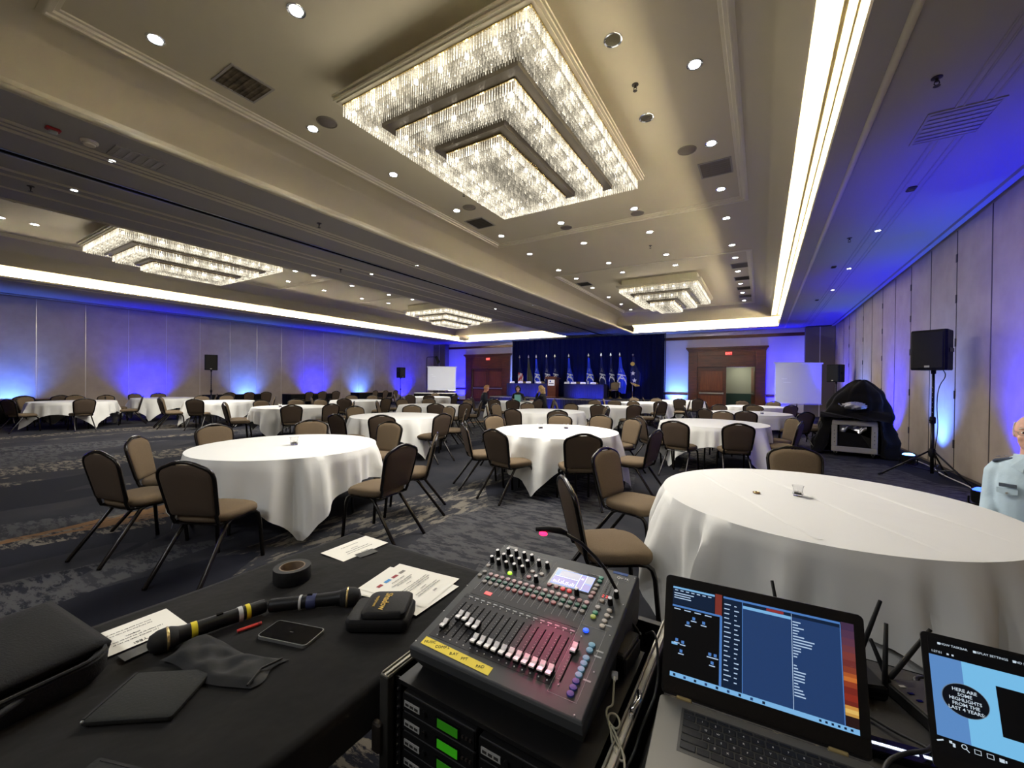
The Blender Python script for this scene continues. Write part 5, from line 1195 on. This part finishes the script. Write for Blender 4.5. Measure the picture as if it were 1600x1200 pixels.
for c_, (x0, rows) in enumerate(((-.213,4),(.004,3))):
    for r_ in range(rows):
        z1 = .778-.0445*r_-(.004 if c_ else 0)
        u = thing('wireless_receiver', 'black wireless receiver with green display, %s column, %s from the top' % (('left','right')[c_], ORD[r_]), 'receiver', (-.49+x0, .70, z1-.043), 0, 'wireless receivers')
        MB().bevbox(0,.208,-.018,.20,0,.042,.003).build('chassis', 'rack_black', u)
        MB().box(.002,.206,-.020,-.016,.002,.040).build('faceplate', 'black_plastic', u)
        lx = .108
        o = MB().box(lx-.004,lx+.062,-.0215,-.0195,.006,.032).build('display_bezel', 'black_gloss', u); MB().box(lx,lx+.056,-.0225,-.0212,.009,.028).build('display', ['lcd_dark','lcd_green','lcd_dark','lcd_lime'][r_] if not c_ else 'lcd_green', o)
        o = MB().box(.008,.055,-.0215,-.0200,.012,.026).build('name_tape', 'label_grey', u)
        for q in range(3): MB().box(.011+.014*q,.022+.014*q,-.0218,-.0212,.015,.021).build('tape_marking', 'ink', o)
        for q in range(3):
            a = MB(); a.cyl((.178+.010*q,-.020,.02),(.178+.010*q,-.0235,.02),.0032,.0030,8); a.build('menu_button', 'hinge_metal', u)
        a = MB(); a.cyl((.07,-.02,.022),(.07,-.026,.022),.006,.0055,12); a.build('knob', 'black_plastic', u)
pm('label_grey', (150,150,146), .7)
# ---- mixing console
mx0 = frame_empty('mixing_console', 'grey digital mixing console with faders and small lit screen', 'mixer', (-.503,.942,.908), (math.cos(.021),math.sin(.021),0), (-math.sin(.021)*math.cos(.212),math.cos(.021)*math.cos(.212),math.sin(.212)))
MW, MD = .22, .229
pm('console_grey', (60,62,63), .6, .1); pm('console_dark', (34,35,38), .65); pm('console_line', (170,170,170), .6); pm('console_panel', (44,43,46), .65)
a = MB(); a.loft([[(-MW+.015,-MD+.03,-.09),(MW-.015,-MD+.03,-.09),(MW-.005,MD-.01,-.14),(-MW+.005,MD-.01,-.14)],[(-MW,-MD,-.028),(MW,-MD,-.028),(MW,MD,-.06),(-MW,MD,-.06)],[(-MW,-MD,-.006),(MW,-MD,-.006),(MW,MD,-.006),(-MW,MD,-.006)],[(-MW+.003,-MD+.004,0),(MW-.003,-MD+.004,0),(MW-.003,MD-.004,0),(-MW+.003,MD-.004,0)]]); a.build('chassis', 'console_grey', mx0, bevel=.002)
def mpart(mb, n, mt, **k): return mb.build(n, mt, mx0, **k)
mpart(MB().box(-.188,.132,-.018,.086,0,.0006), 'channel_panel', 'console_panel'); mpart(MB().box(-.196,.131,-.182,-.022,0,.0006), 'fader_panel', 'console_panel')
mpart(MB().box(-.196,.131,-.036,-.022,.0006,.001), 'channel_strip', 'console_dark')
for k in range(17): 
    x = -.186+.0199*k; mpart(MB().box(x-.0004,x+.0004,.0,.080,.0006,.001), 'divider_line', 'console_line')
FY = [-.145,-.106,-.106,-.117,-.118,-.154,-.154,-.154,-.155,-.155,-.155,-.156,-.156,-.157,-.157,-.158]
fs = MB().box(-.0014,.0014,-.166,-.052,.0006,.0012).mesh('fader_slot','slot_matt')
cap = MB(); cap.loft([[(-.0065,-.013,.003),(.0065,-.013,.003),(.0065,.013,.003),(-.0065,.013,.003)],[(-.0062,-.0125,.010),(.0062,-.0125,.010),(.0062,.0125,.010),(-.0062,.0125,.010)]]); CAPB = cap.mesh('cap_base','black_plastic')
cap = MB(); cap.loft([[(-.006,y,.010) for y in (0,)]*1+[(.006,0,.010),(.006,.0122,.010),(-.006,.0122,.010)],[(-.006,.0035,.0125),(.006,.0035,.0130),(.006,.0122,.0152),(-.006,.0122,.0152)]]); cap.loft([[(-.006,-.0122,.010),(.006,-.0122,.010),(.006,0,.010),(-.006,0,.010)],[(-.006,-.0122,.0142),(.006,-.0122,.0142),(.006,-.0035,.0130),(-.006,-.0035,.0130)]]); CAPT = cap.mesh('cap_top','cap_white')
pm('cap_white', (236,232,228), .4)
def link(me, par, loc=(0,0,0), name=None, rz=0):
    o = bpy.data.objects.new(name or me.name.split('.')[0], me); col.objects.link(o); o.parent = par; o.location = loc; o.rotation_euler = (0,0,rz); return o
tick = MB()
for q in range(13): tick.box(-.0072,-.0042,-.1615+.0083*q,-.1610+.0083*q,.0006,.0010)
TICK = tick.mesh('scale_marks','console_line')
dot = MB(); dot.lathe([(.0018,0),(.0016,.0012),(.0003,.0014)], 10); DOT = dot.mesh('white_dot','cap_white',True)
for k in range(17):
    x = -.1765+.0199*k if k < 16 else .148
    y = FY[k] if k < 16 else -.083
    link(fs, mx0, (x, 0, 0)); 
    f = empty('fader', (x, y, 0)); f.parent = mx0; link(CAPB, f); link(CAPT, f)
    link(TICK, mx0, (x,0,0)); link(DOT, mx0, (x,-.038,.001)); link(DOT, mx0, (x,-.174,.0006))
    if k < 16: mpart(MB().box(x-.006,x+.006,-.031,-.028,.001,.0013), 'channel_label', 'console_line')
# knobs
def knob_mesh(r, h):
    a = MB(); a.lathe([(r*1.15,0),(r*1.1,h*.2),(r*.95,h*.8),(r*.9,h),(.0005,h)], 18); b = MB(); b.lathe([(r*.88,h),(r*.8,h+.0012),(.0005,h+.0014)], 16); return a.mesh('knob_body','black_plastic',40), b.mesh('knob_cap','cap_white',40)
KB, KC = knob_mesh(.0062, .019)
for x, y in [(-.2065,.128),(-.2065,.163),(-.179,.183),(-.150,.183),(-.121,.183),(-.093,.181),(-.177,.152),(-.150,.152),(-.121,.151),(-.092,.150),(-.179,.123),(-.150,.121),(-.122,.121),(-.094,.121),(-.061,.165),(-.033,.164),(-.037,.096),(.0875,.091),(.179,.091),(.186,.122)]:
    k_ = empty('rotary_knob', (x, y, 0)); k_.parent = mx0; link(KB, k_); link(KC, k_)
def outline(x0, x1, y0, y1): mpart(MB().box(x0,x1,y0,y0+.0006,0,.0005).box(x0,x1,y1-.0006,y1,0,.0005).box(x0,x0+.0006,y0,y1,0,.0005).box(x1-.0006,x1,y0,y1,0,.0005), 'panel_outline', 'console_line')
for q in ((-.215,-.195,.098,.175),(-.193,-.080,.092,.205),(-.076,-.048,.120,.200),(-.047,-.018,.120,.200),(-.076,-.050,.088,.118),(-.049,-.018,.078,.118),(.1440,.1745,.104,.184),(.145,.168,.082,.102),(.172,.200,.192,.205),(.132,.196,-.196,.000)): outline(*q)
bt_ = MB(); bt_.lathe([(.0056,0),(.0056,.002),(.005,.0032),(.0005,.0035)], 14); 
def button(x, y, c, r=1.0, em=0):
    n = 'btn_%d_%d_%d_%d' % (*c, em*10)
    if n not in MATS: pm(n, c, .4, emit=c if em else None, es=em)
    if n not in BM: 
        BM[n] = MB(); BM[n].lathe([(.0056,0),(.0056,.002),(.005,.0032),(.0005,.0035)], 14); BM[n] = BM[n].mesh('push_button', n, 40)
    o = link(BM[n], mx0, (x, y, .0004)); o.scale = (r*1.3, r*1.1, 1.2)
BM = {}
rb = random.Random(2)
for k in range(16):
    x = -.1755+.01985*k
    button(x, .0718, (176,136,136)); button(x, .0545, (30,84,66)); button(x, .0375, (150,84,84) if 3 < k < 12 else (120,112,104))
    for q in range(3):
        mpart(MB().box(x-.003,x-.0022,.012+.006*q,.0128+.006*q,.0006,.0011).box(x+.002,x+.0028,.012+.006*q,.0128+.006*q,.0006,.0011), 'led_pair', 'console_line')
for x, y, c, e in [(.0032,.098,(150,96,96),0),(.0245,.097,(150,96,96),0),(.045,.0957,(200,50,50),.25),(.064,.095,(200,50,50),.25),(.127,.1786,(20,110,84),.1),(.1279,.1636,(20,100,80),0),(.126,.144,(120,112,104),0),(.126,.1275,(120,112,104),0),(.126,.1117,(150,110,108),0),(.125,.096,(150,110,108),0),(.1563,.0925,(140,124,110),0),(.1538,.0665,(170,164,156),0),(.1538,.0463,(30,110,80),.1),(.153,.0319,(150,160,70),.2),(.1839,.0667,(170,160,146),0),(.1835,.0481,(170,160,146),0),(.1831,.0288,(170,160,146),0),(.183,.0114,(170,160,146),0),(.1515,-.0165,(30,70,230),1.5),(-.126,.0985,(150,210,40),1.2),(-.2005,.075,(110,106,98),0),(-.205,.056,(110,106,98),0),(-.065,.104,(160,100,100),0),(-.206,.105,(160,150,140),0),(-.066,.130,(160,150,140),0),(-.036,.130,(160,150,140),0)]: button(x, y, c, 1.0, e)
for i, y in enumerate((-.0517,-.0672,-.09,-.1052,-.1212,-.1362,-.1524,-.1681,-.1832)): button(.1785, y, (110,160,186) if i < 6 else (46,54,130), 1.15)
mpart(MB().box(-.150,-.128,-.006,.006,.0006,.0016), 'red_key', 'red_key'); pm('red_key', (220,80,80), .4, emit=(230,70,70), es=.6)
sb = mpart(MB().box(-.006,.120,.1035,.178,0,.0012), 'screen_glass', 'black_gloss')
sd = MB().box(0,.1135,.1085,.1725,.0012,.0016).build('screen_display', 'scr_bg', sb)
pm('scr_bg', (120,140,200), .4, emit=(120,140,205), es=.9); pm('scr_panel', (150,150,160), .4, emit=(150,150,165), es=.8); pm('scr_violet', (126,118,160), .4, emit=(126,118,165), es=.9); pm('scr_white', (220,224,240), .4, emit=(220,224,240), es=1)
for a, b, c, d, mt in ((.012,.072,.145,.170,'scr_panel'),(.002,.070,.112,.141,'scr_violet'),(.092,.112,.140,.170,'scr_panel'),(.092,.112,.112,.136,'scr_violet'),(.074,.090,.112,.168,'scr_violet'),(.073,.0745,.110,.172,'scr_white'),(.090,.0912,.110,.172,'scr_white'),(.001,.0725,.142,.1435,'scr_white'),(.078,.085,.150,.158,'scr_white')): MB().box(a,b,c,d,.0016,.0018).build('screen_area', mt, sb)
rl = random.Random(9)
for q in range(14): x = .006+.0046*q; MB().box(x,x+.002,.114,.114+rl.uniform(.004,.018),.0018,.002).build('level_bar', 'scr_white', sb)
for q in range(11):
    for s in (0,1): mpart(MB().box(.151+.010*s,.1555+.010*s,.108+.0066*q,.111+.0066*q,.0,.0012), 'meter_segment', 'meter_off' if q > 1 else 'red_key')
pm('meter_off', (24,24,24), .4); pm('slot_matt', (4,4,4), .9, spec=.05)
text('Qu-16', .0125, 'cap_white', parent=mx0, loc=(.182,.2005,.0008), ext=.0002)
mpart(MB().box(.150,.192,.214,.224,0,.0008), 'blue_badge', 'logo_blue'); mpart(MB().box(-.20,-.165,.210,.222,0,.0008), 'grey_badge', 'label_grey'); text('DIGITAL MIXER', .006, 'console_line', parent=mx0, loc=(.105,.185,.0008)); 
for x, y in ((-.2135,-.2105),(-.2135,-.103),(.2125,.2131),(.2095,.1014),(.2070,-.0074),(.2046,-.1152),(.2008,-.2195),(-.2145,.005),(-.2135,.118),(-.2135,.213)): link(DOT, mx0, (x,y,.0002))
for x, y in ((.19,.05),(.195,.02),(.2,-.06),(.2,-.075),(.198,-.14)): mpart(MB().box(x-.008,x+.008,y-.002,y+.002,0,.0004), 'printed_mark', 'console_line')
tp = mpart(MB().slab([(-.1985,-.1885,.0003),(.0015,-.1965,.0003),(.0012,-.2175,.0003),(-.1985,-.2107,.0003)], (0,0,.0006)), 'yellow_tape', 'tape_yellow'); pm('tape_yellow', (244,218,70), .6)
for b, x, y in (('MUSIC',-.178,-.199),('COMP L',-.140,-.199),('B.AY',-.103,-.203),('PPT',-.072,-.204),('PAD',-.027,-.206)): text(b, .0105, 'ink', 'handwriting', tp, (x, y, .0011), (0,0,R(18)), ext=.0002)
# side plate and cable block right of the console
t = thing('cable_tray', 'flat dark plastic tray on the rack edge right of the mixer', 'tray', (-.283,1.03,.835), R(-4)); MB().bevbox(-.016,.016,-.055,.055,0,.012,.003).build('tray_body', 'post_grey', t); MB().box(-.012,.012,-.05,.05,.012,.0135).build('tray_lid', 'post_grey', t); MB().box(-.02,.02,-.05,.05,-.035,0).build('tray_foot', 'rack_black', t)
# gooseneck lamp with red light
gl = thing('gooseneck_lamp', 'black gooseneck lamp with glowing red tip over the mixer', 'lamp', (-.277,1.15,.79))
def w2l(p): return (p[0]+.277, p[1]-1.15, p[2]-.79)
P = [w2l(p) for p in ((-.277,1.15,.79),(-.283,1.14,.82),(-.297,1.12,.851),(-.312,1.10,.905),(-.330,1.08,.955),(-.350,1.065,1.0),(-.373,1.05,1.033),(-.405,1.03,1.070),(-.445,1.0,1.100))]
a = MB(); a.tube(P, .0045, 10); a.build('gooseneck', 'cable_black', gl, smooth=True)
a = MB(); a.cyl(w2l((-.277,1.15,.775)), w2l((-.280,1.145,.81)), .009, .007, 12); a.build('plug', 'black_metal', gl)
a = MB(); a.tube([w2l(p) for p in ((-.437,1.005,1.097),(-.452,.997,1.104),(-.480,.984,1.107),(-.512,.972,1.104))], [.006,.009,.008,.006], 10); a.build('lamp_head', 'black_plastic', gl, smooth=True)
a = MB(); a.ell(w2l((-.492,.976,1.095)), .012, .008, .006); a.build('red_led', 'led_red', gl, smooth=True); pm('led_red', (255,60,120), .4, emit=(255,24,64), es=5)
lamp('red_beam', 'SPOT', w2l((-.485,.970,1.086)), 3.2, (1,.04,.22), gl, spot_size=R(46), spot_blend=.9, shadow_soft_size=.012, aim=(.075,-.125,-.20))
# usb cable bundle
o = cable([(-.272,.90,.845),(-.268,.885,.842),(-.262,.86,.83),(-.258,.845,.82),(-.268,.835,.82),(-.262,.815,.815),(-.240,.80,.81),(-.232,.815,.812),(-.246,.835,.816),(-.262,.825,.818),(-.252,.800,.812),(-.225,.775,.806),(-.205,.76,.80),(-.215,.748,.80),(-.238,.775,.806),(-.250,.805,.813),(-.236,.79,.815),(-.212,.765,.803),(-.200,.735,.80),(-.205,.71,.77)], .0022, 'cable_grey', 'bundled pale grey cable hanging on the right edge of the rack')
t = thing('network_plug', 'small pale plug at the end of the bundled grey cable', 'plug', (-.273,.905,.838), R(15)); MB().bevbox(-.007,.007,-.008,.008,0,.010,.0015).build('plug_body', 'label_white', t); a = MB(); a.cyl((0,-.008,.005),(0,-.018,.004),.004,.003,8); a.build('strain_relief', 'label_white', t)
t = thing('latch_clip', 'shiny metal butterfly latch on the right edge of the rack', 'latch', (-.222,.885,.79)); a = MB(); a.tube([(0,-.03,.03),(.01,0,.035),(0,.03,.03)], .005, 8); a.build('latch_arm', 'chrome', t, smooth=True); MB().box(-.004,.006,-.035,.035,.0,.028).build('latch_plate', 'chrome', t, bevel=.002)
cable([(-.255,1.12,.83),(-.225,1.10,.86),(-.205,1.04,.80),(-.20,.98,.785),(-.195,.93,.80),(-.205,.86,.78),(-.20,.80,.785),(-.21,.74,.78)], .003, 'cable_black', 'thin black cable between the rack and the grey laptop')

# ------------------------------------------------------------------ laptop table
lt = thing('laptop_table', 'black covered table under the laptops at lower right', 'table', (.55, .95, 0))
MB().bevbox(-.745,.75,-.55,.50,.735,.758,.008).build('tabletop', 'table_dark', lt)
a = MB(); a.grid(lambda u, v: (-.745+1.495*u, .505+.01*math.sin(u*60)*(1-v), .02+.735*v), 80, 2); a.build('cloth_fall', 'black_cloth', lt, smooth=True)
for sx in (-.68,.69):
    for sy in (-.5,.42): a = MB(); a.tube([(sx,sy,.735),(sx,sy,0)], .015, 8); a.build('leg', 'black_metal', lt)
pm('table_dark', (38,37,36), .7, bump=(80,.2,.003))
# grey laptop
exv = V((math.cos(.068),math.sin(.068),0)); hv = V((-math.sin(.068),math.cos(.068),0)); tl_ = 1.271
lp = frame_empty('laptop', 'open grey laptop showing dark blue windows on its screen', 'laptop', V((-.001,1.01,.825))-(hv*math.cos(tl_)+V((0,0,1))*math.sin(tl_))*.038-V((0,0,.012)), exv, hv)
lid_e = empty('lid', (0,0,.012), rot=(tl_,0,0)); lid_e.parent = lp
MB().prism(rr(.189,.126,.010), -.007, 0).xf(Matrix.Translation((0,.126,0))).build('lid_shell', 'laptop_black', lid_e)
dsp = MB().box(-.172,.172,.038,.232,.0,.0006).build('display', 'scr_dark', lid_e)
def D1(x0, x1, y0, y1, mt, n='screen_window', dz=0): return MB().box(x0,x1,y0+.038,y1+.038,.0006+dz,.0008+dz).build(n, mt, dsp)
def emat(n, c, es=1.0): pm(n, tuple(int(k*.25) for k in c), .35, emit=c, es=es*.62)
emat('scr_dark', (6,10,16)); emat('scr_navy', (14,32,58)); emat('scr_blue', (36,64,112)); emat('scr_light', (130,190,240)); emat('scr_frame', (80,130,200)); emat('scr_txt', (190,215,245)); emat('scr_black', (2,3,5)); emat('scr_red', (150,50,50)); emat('sun_violet', (92,58,86)); emat('sun_red', (128,52,44)); emat('sun_orange', (196,96,40)); emat('sun_yellow', (226,180,90)); emat('scr_grey', (40,42,46))
D1(-.172,-.082,.153,.191,'scr_navy'); D1(-.172,-.082,.187,.191,'scr_light','title_bar',.0003); D1(-.081,-.067,.150,.194,'sun_red','wallpaper')
D1(-.172,-.068,.009,.151,'scr_black'); D1(-.172,-.0685,.147,.151,'scr_frame','title_bar',.0003); D1(-.071,-.066,.009,.150,'scr_frame','scroll_bar',.0003)
D1(-.064,-.026,.009,.192,'scr_navy'); D1(-.064,.150,.1885,.1925,'scr_frame','title_bar',.0003); D1(-.025,.150,.009,.189,'scr_blue'); D1(-.025,.065,.176,.182,'scr_light','tool_bar',.0003); D1(-.025,.150,.182,.1885,'scr_navy','tool_bar',.0003); D1(.020,.052,.1825,.188,'scr_red','tool_button',.0005)
D1(.0655,.0665,.009,.188,'scr_txt','divider',.0003); D1(-.0265,-.025,.009,.189,'scr_frame','divider',.0003); D1(.149,.1505,.009,.189,'scr_frame','divider',.0003)
SUN = [(.194,(70,48,78)),(.180,(84,54,80)),(.166,(98,56,76)),(.152,(112,58,66)),(.140,(128,60,56)),(.126,(116,50,48)),(.114,(138,62,44)),(.103,(178,90,44)),(.096,(206,116,52)),(.088,(150,62,38)),(.078,(122,40,32)),(.066,(142,46,32)),(.054,(116,40,30)),(.046,(210,150,70)),(.040,(232,190,104)),(.033,(206,156,76)),(.028,(40,22,22)),(.0095,None)]
for k, ((y1, c), (y0, _)) in enumerate(zip(SUN[:-1], SUN[1:])): emat('sunset_%d' % k, c); D1(.151,.172,y0,y1,'sunset_%d' % k,'wallpaper')
D1(-.172,.172,0,.0095,'scr_light','task_bar')
rl = random.Random(4)
for k in range(26):
    y = .172-.0055*k
    if k in (13,14): continue
    D1(.068,.068+rl.uniform(.006,.04)*(1 if k < 10 else .55),y,y+.0022,'scr_txt','text_line',.0003)
for k in range(17): y = .176-.0095*k; D1(-.062,-.062+rl.uniform(.006,.014),y,y+.002,'scr_txt','text_line',.0003); D1(-.042,-.042+rl.uniform(.004,.012),y-.001,y+.001,'scr_txt','text_line',.0003)
for k in range(3): D1(-.169,-.169+rl.uniform(.03,.05),.176-.005*k,.178-.005*k,'scr_txt','text_line',.0003)
for k in range(7): D1(-.168+.012*k,-.161+.012*k,.1825,.1845,'scr_txt','text_line',.0003)
for k in range(4): D1(-.168+.022*k,-.154+.022*k,.142,.144,'scr_txt','text_line',.0003)
for x, y in ((-.137,.118),(-.125,.130),(-.104,.126),(-.160,.077),(-.147,.075),(-.150,.056),(-.090,.066),(-.079,.066),(-.085,.050)): D1(x-.003,x+.003,y-.003,y+.003,'scr_frame','desktop_icon',.0003); D1(x-.006,x+.006,y-.007,y-.005,'scr_txt','icon_caption',.0003)
D1(-.171,-.158,.066,.071,'scr_light','map_mark',.0003)
for k in range(9): D1(-.165+.022*k,-.160+.022*k,.002,.007,'scr_blue' if k % 2 else 'scr_navy','task_icon',.0003)
for k in range(6): D1(.108+.010*k,.112+.010*k,.003,.007,'scr_navy','task_icon',.0003)
MB().box(-.185,.185,.004,.036,0,.0005).build('chin', 'black_gloss', lid_e)
bs = MB().prism(rr(.190,.125,.012), -.006, .012).xf(Matrix.Translation((0,-.130,0))).build('base', 'laptop_grey', lp, bevel=.002)
for x in (-.140,.137): MB().box(x-.016,x+.016,-.004,.012,.003,.016).build('hinge', 'hinge_gold', lp, bevel=.003)
pm('laptop_black', (10,10,11), .35); pm('laptop_grey', (118,116,110), .45, .4); pm('hinge_gold', (176,158,110), .4, .5); pm('key_black', (26,26,28), .5); pm('deck_dark', (64,63,60), .5)
kb = empty('keyboard', (-.138,-.032,.012)); kb.parent = lp
MB().box(-.004,.330,-.114,.004,0,.0004).build('key_well', 'deck_dark', kb)
R_ = [([14],.010,None,15),([1]*13,.018,None,13),([1.5]+[1]*12+[1.0],.018,None,0),([1.75]+[1]*11+[1.75],.018,None,0),([2.25]+[1]*10+[2.25],.018,None,0),([1.25,1,1,1,5,1,1,1,1.25],.018,None,0)]
LET = ['','`1234567890-=',' QWERTYUIOP[]\\',' ASDFGHJKL;\' ',' ZXCVBNM,./ ','         ']
y = 0
for ri, (ws, h, _, _) in enumerate(R_):
    if ri == 0: ws = [1]*15
    tot = sum(ws); u = .326/tot; x = 0
    for ci, w_ in enumerate(ws):
        k_ = MB().bevbox(x+.0012, x+w_*u-.0012, y-h+.0012, y-.0012, .0004, .0022, .0012).build('key', 'key_black', kb)
        c = LET[ri][ci] if ci < len(LET[ri]) else ' '
        if c != ' ' and ri: text(c, .0062, 'cap_white', 'key_legend', k_, (x+w_*u/2, y-h/2, .0023), ext=.0001)
        x += w_*u
    y -= h+.0012
MB().box(-.055,.055,-.235,-.165,.012,.0124).build('touchpad', 'deck_dark', lp)
# second laptop with the slide
l2 = frame_empty('presentation_laptop', 'open black laptop showing a slide about the last 4 years', 'laptop', (.474,1.08,.766), (1,0,0), (0,1,0))
ld = empty('lid', (-.186,0,.014), rot=(math.atan2(.21,.088),0,0)); ld.parent = l2
MB().prism(rr(.186,.116,.008), -.006, 0).xf(Matrix.Translation((.186,.114,0))).build('lid_shell', 'laptop_black', ld)
d2 = MB().box(.010,.362,.022,.222,0,.0006).build('display', 'scr_black', ld)
def D2(x0, x1, y0, y1, mt, n='slide_area', dz=0): return MB().box(x0,x1,y0,y1,.0006+dz,.0008+dz).build(n, mt, d2)
emat('slide_blue', (96,146,208)); emat('slide_cyan', (126,200,246)); emat('slide_oval', (6,10,20)); emat('slide_rim', (110,130,150)); emat('scr_icon', (210,226,240))
D2(.0095,.0555,.053,.191,'slide_blue'); D2(.0555,.300,.053,.191,'slide_cyan'); D2(.099,.250,.083,.164,'scr_black','slide_picture',.0003)
a = MB(); a.loft([[(.0545+r*1.0*math.cos(2*math.pi*k/40), .1235+r*.86*math.sin(2*math.pi*k/40), z) for k in range(40)] for r, z in ((.0325,.0009),(.0325,.0012))]); a.build('oval_rim', 'slide_rim', d2)
a = MB(); a.loft([[(.0545+r*1.0*math.cos(2*math.pi*k/40), .1235+r*.86*math.sin(2*math.pi*k/40), z) for k in range(40)] for r, z in ((.0315,.0012),(.0315,.0015))]); a.build('oval', 'slide_oval', d2)
for k, s in enumerate(('HERE ARE','SOME','HIGHLIGHTS','FROM THE','LAST 4 YEARS:')): text(s, .0078, 'scr_icon', 'slide_text', d2, (.0545,.1395-.0080*k,.0017), ext=.0001, bold=.0001)
text('SHOW TASKBAR', .0055, 'scr_icon', 'menu_text', d2, (.046,.2135,.0009), ext=.0001); text('DISPLAY SETTINGS', .0055, 'scr_icon', 'menu_text', d2, (.098,.2135,.0009), ext=.0001); text('END SLIDE SHOW', .0055, 'scr_icon', 'menu_text', d2, (.150,.2135,.0009), ext=.0001); text('1:27:51', .0055, 'scr_icon', 'timer_text', d2, (.0215,.1975,.0009), ext=.0001)
for x in (.024,.0745,.127): D2(x,x+.004,.2115,.2155,'scr_icon','menu_icon')
D2(.036,.039,.196,.199,'scr_icon','pause_icon'); D2(.043,.046,.196,.199,'scr_icon','restart_icon')
ic = MB(); ic.obox((.013,.0455,.0009), .010,.0022,.0003,(1,.45,0),(-.45,1,0)); ic.build('pen_icon','scr_icon',d2)
D2(.0255,.0295,.0455,.0495,'scr_icon','grid_icon'); D2(.0300,.0335,.041,.047,'scr_icon','grid_icon')
ic = MB(); ic.tube([(.0455+.0034*math.cos(q),.0470+.0034*math.sin(q),.001) for q in [2*math.pi*k/16 for k in range(16)]], .0006, 5, closed=True); ic.tube([(.048,.0444,.001),(.0515,.0405,.001)], .0007, 5); ic.build('magnifier_icon','scr_icon',d2)
for x, n in ((.0585,'monitor_icon'),(.0745,'caption_icon')): MB().box(x,x+.009,.0415,.0422,.0007,.001).box(x,x+.009,.0482,.0489,.0007,.001).box(x,x+.0007,.0415,.0489,.0007,.001).box(x+.0083,x+.009,.0415,.0489,.0007,.001).build(n,'scr_icon',d2)
MB().box(.090,.0965,.042,.0475,.0007,.001).box(.0975,.0995,.043,.0465,.0007,.001).build('camera_icon','scr_icon',d2)
MB().prism(rr(.186,.122,.010), -.004,.012).xf(Matrix.Translation((0,-.125,0))).build('base', 'laptop_black', l2, bevel=.002); MB().box(-.16,.16,-.11,-.02,.012,.0135).build('keyboard', 'key_black', l2)
for x in (-.12,.12): MB().box(x-.02,x+.02,-.004,.008,.008,.018).build('hinge', 'laptop_black', l2, bevel=.002)
# wireless cue receiver with antennas
cue = thing('cue_receiver', 'dark cue receiver box with two antennas between the laptops', 'receiver', (.335,1.27,.7595), R(28))
MB().bevbox(-.045,.06,-.075,.075,.0,.030,.004).build('receiver_body', 'rack_black', cue)
MB().bevbox(-.043,.058,-.073,.073,.028,.032,.003).build('top_plate', 'post_grey', cue); text('cue', .020, 'cap_white', parent=cue, loc=(-.012,-.040,.0325), rot=(0,0,R(0)), ext=.0003, bold=.0006)
for q in range(3): MB().box(-.03,-.018,.0+.022*q,.006+.022*q,.032,.0335).build('cue_button', 'label_grey' if q == 2 else 'black_gloss', cue)
def stick(p0, p1, name='antenna'):
    a = MB(); a.tube([p0, V(p0)*.85+V(p1)*.15, p1], [.0055,.006,.0042], 8); return a
stick((-.04,.065,.03),(-.075,.075,.125)).build('antenna', 'black_plastic', cue, smooth=True); stick((-.03,.075,.03),(.085,.10,.14)).build('antenna', 'black_plastic', cue, smooth=True)
wr_ = thing('wireless_router', 'black wireless box with antennas hidden behind the grey laptop', 'router', (.16,1.30,.7595), R(20)); MB().bevbox(-.09,.09,-.06,.06,0,.035,.006).build('router_body', 'black_plastic', wr_)
stick((.085,.05,.03),(.115,.02,.20)).build('antenna', 'black_plastic', wr_, smooth=True); stick((.085,-.05,.03),(.098,-.03,.17)).build('antenna', 'black_plastic', wr_, smooth=True); stick((-.085,.05,.03),(-.10,.10,.19)).build('antenna', 'black_plastic', wr_, smooth=True); MB().box(.06,.085,-.0605,-.06,.012,.02).build('status_window', 'black_gloss', wr_)
rg = thing('coiled_cable', 'loop of black cable round a grey disc beside the cue receiver', 'cable', (.37,1.385,.7595)); a = MB(); a.tube([(.035*math.cos(q),.03*math.sin(q),.008) for q in [2*math.pi*k/24 for k in range(24)]], .006, 6, closed=True); a.build('cable_loop', 'cable_black', rg, smooth=True); a = MB(); a.lathe([(.001,0),(.028,0),(.028,.01),(.001,.012)], 24); a.build('grey_disc', 'post_grey', rg, smooth=40)
hb = thing('usb_hub', 'slim black hub with a bright white strip between the laptops', 'hub', (.262,1.10,.7595), R(8)); MB().bevbox(-.075,.075,-.022,.022,0,.016,.003).build('hub_body', 'black_gloss', hb); MB().box(-.066,.010,-.004,.002,.016,.0175).build('bright_strip', 'bright_strip', hb); MB().box(.018,.066,-.004,.002,.016,.0175).build('bright_strip', 'bright_strip', hb)
pm('bright_strip', (220,230,255), .4, emit=(214,228,255), es=1.3)  # strip given a flat white emission of its own
cable([(.20,1.00,.775),(.215,1.045,.782),(.25,1.075,.790),(.285,1.10,.79),(.30,1.13,.785)], .0045, 'cable_black', 'thick black cable crossing the bright white strip')
cable([(.19,1.20,.765),(.215,1.185,.767),(.25,1.16,.768),(.28,1.14,.775),(.30,1.12,.78)], .003, 'cable_black', 'thin black cable behind the bright white strip')
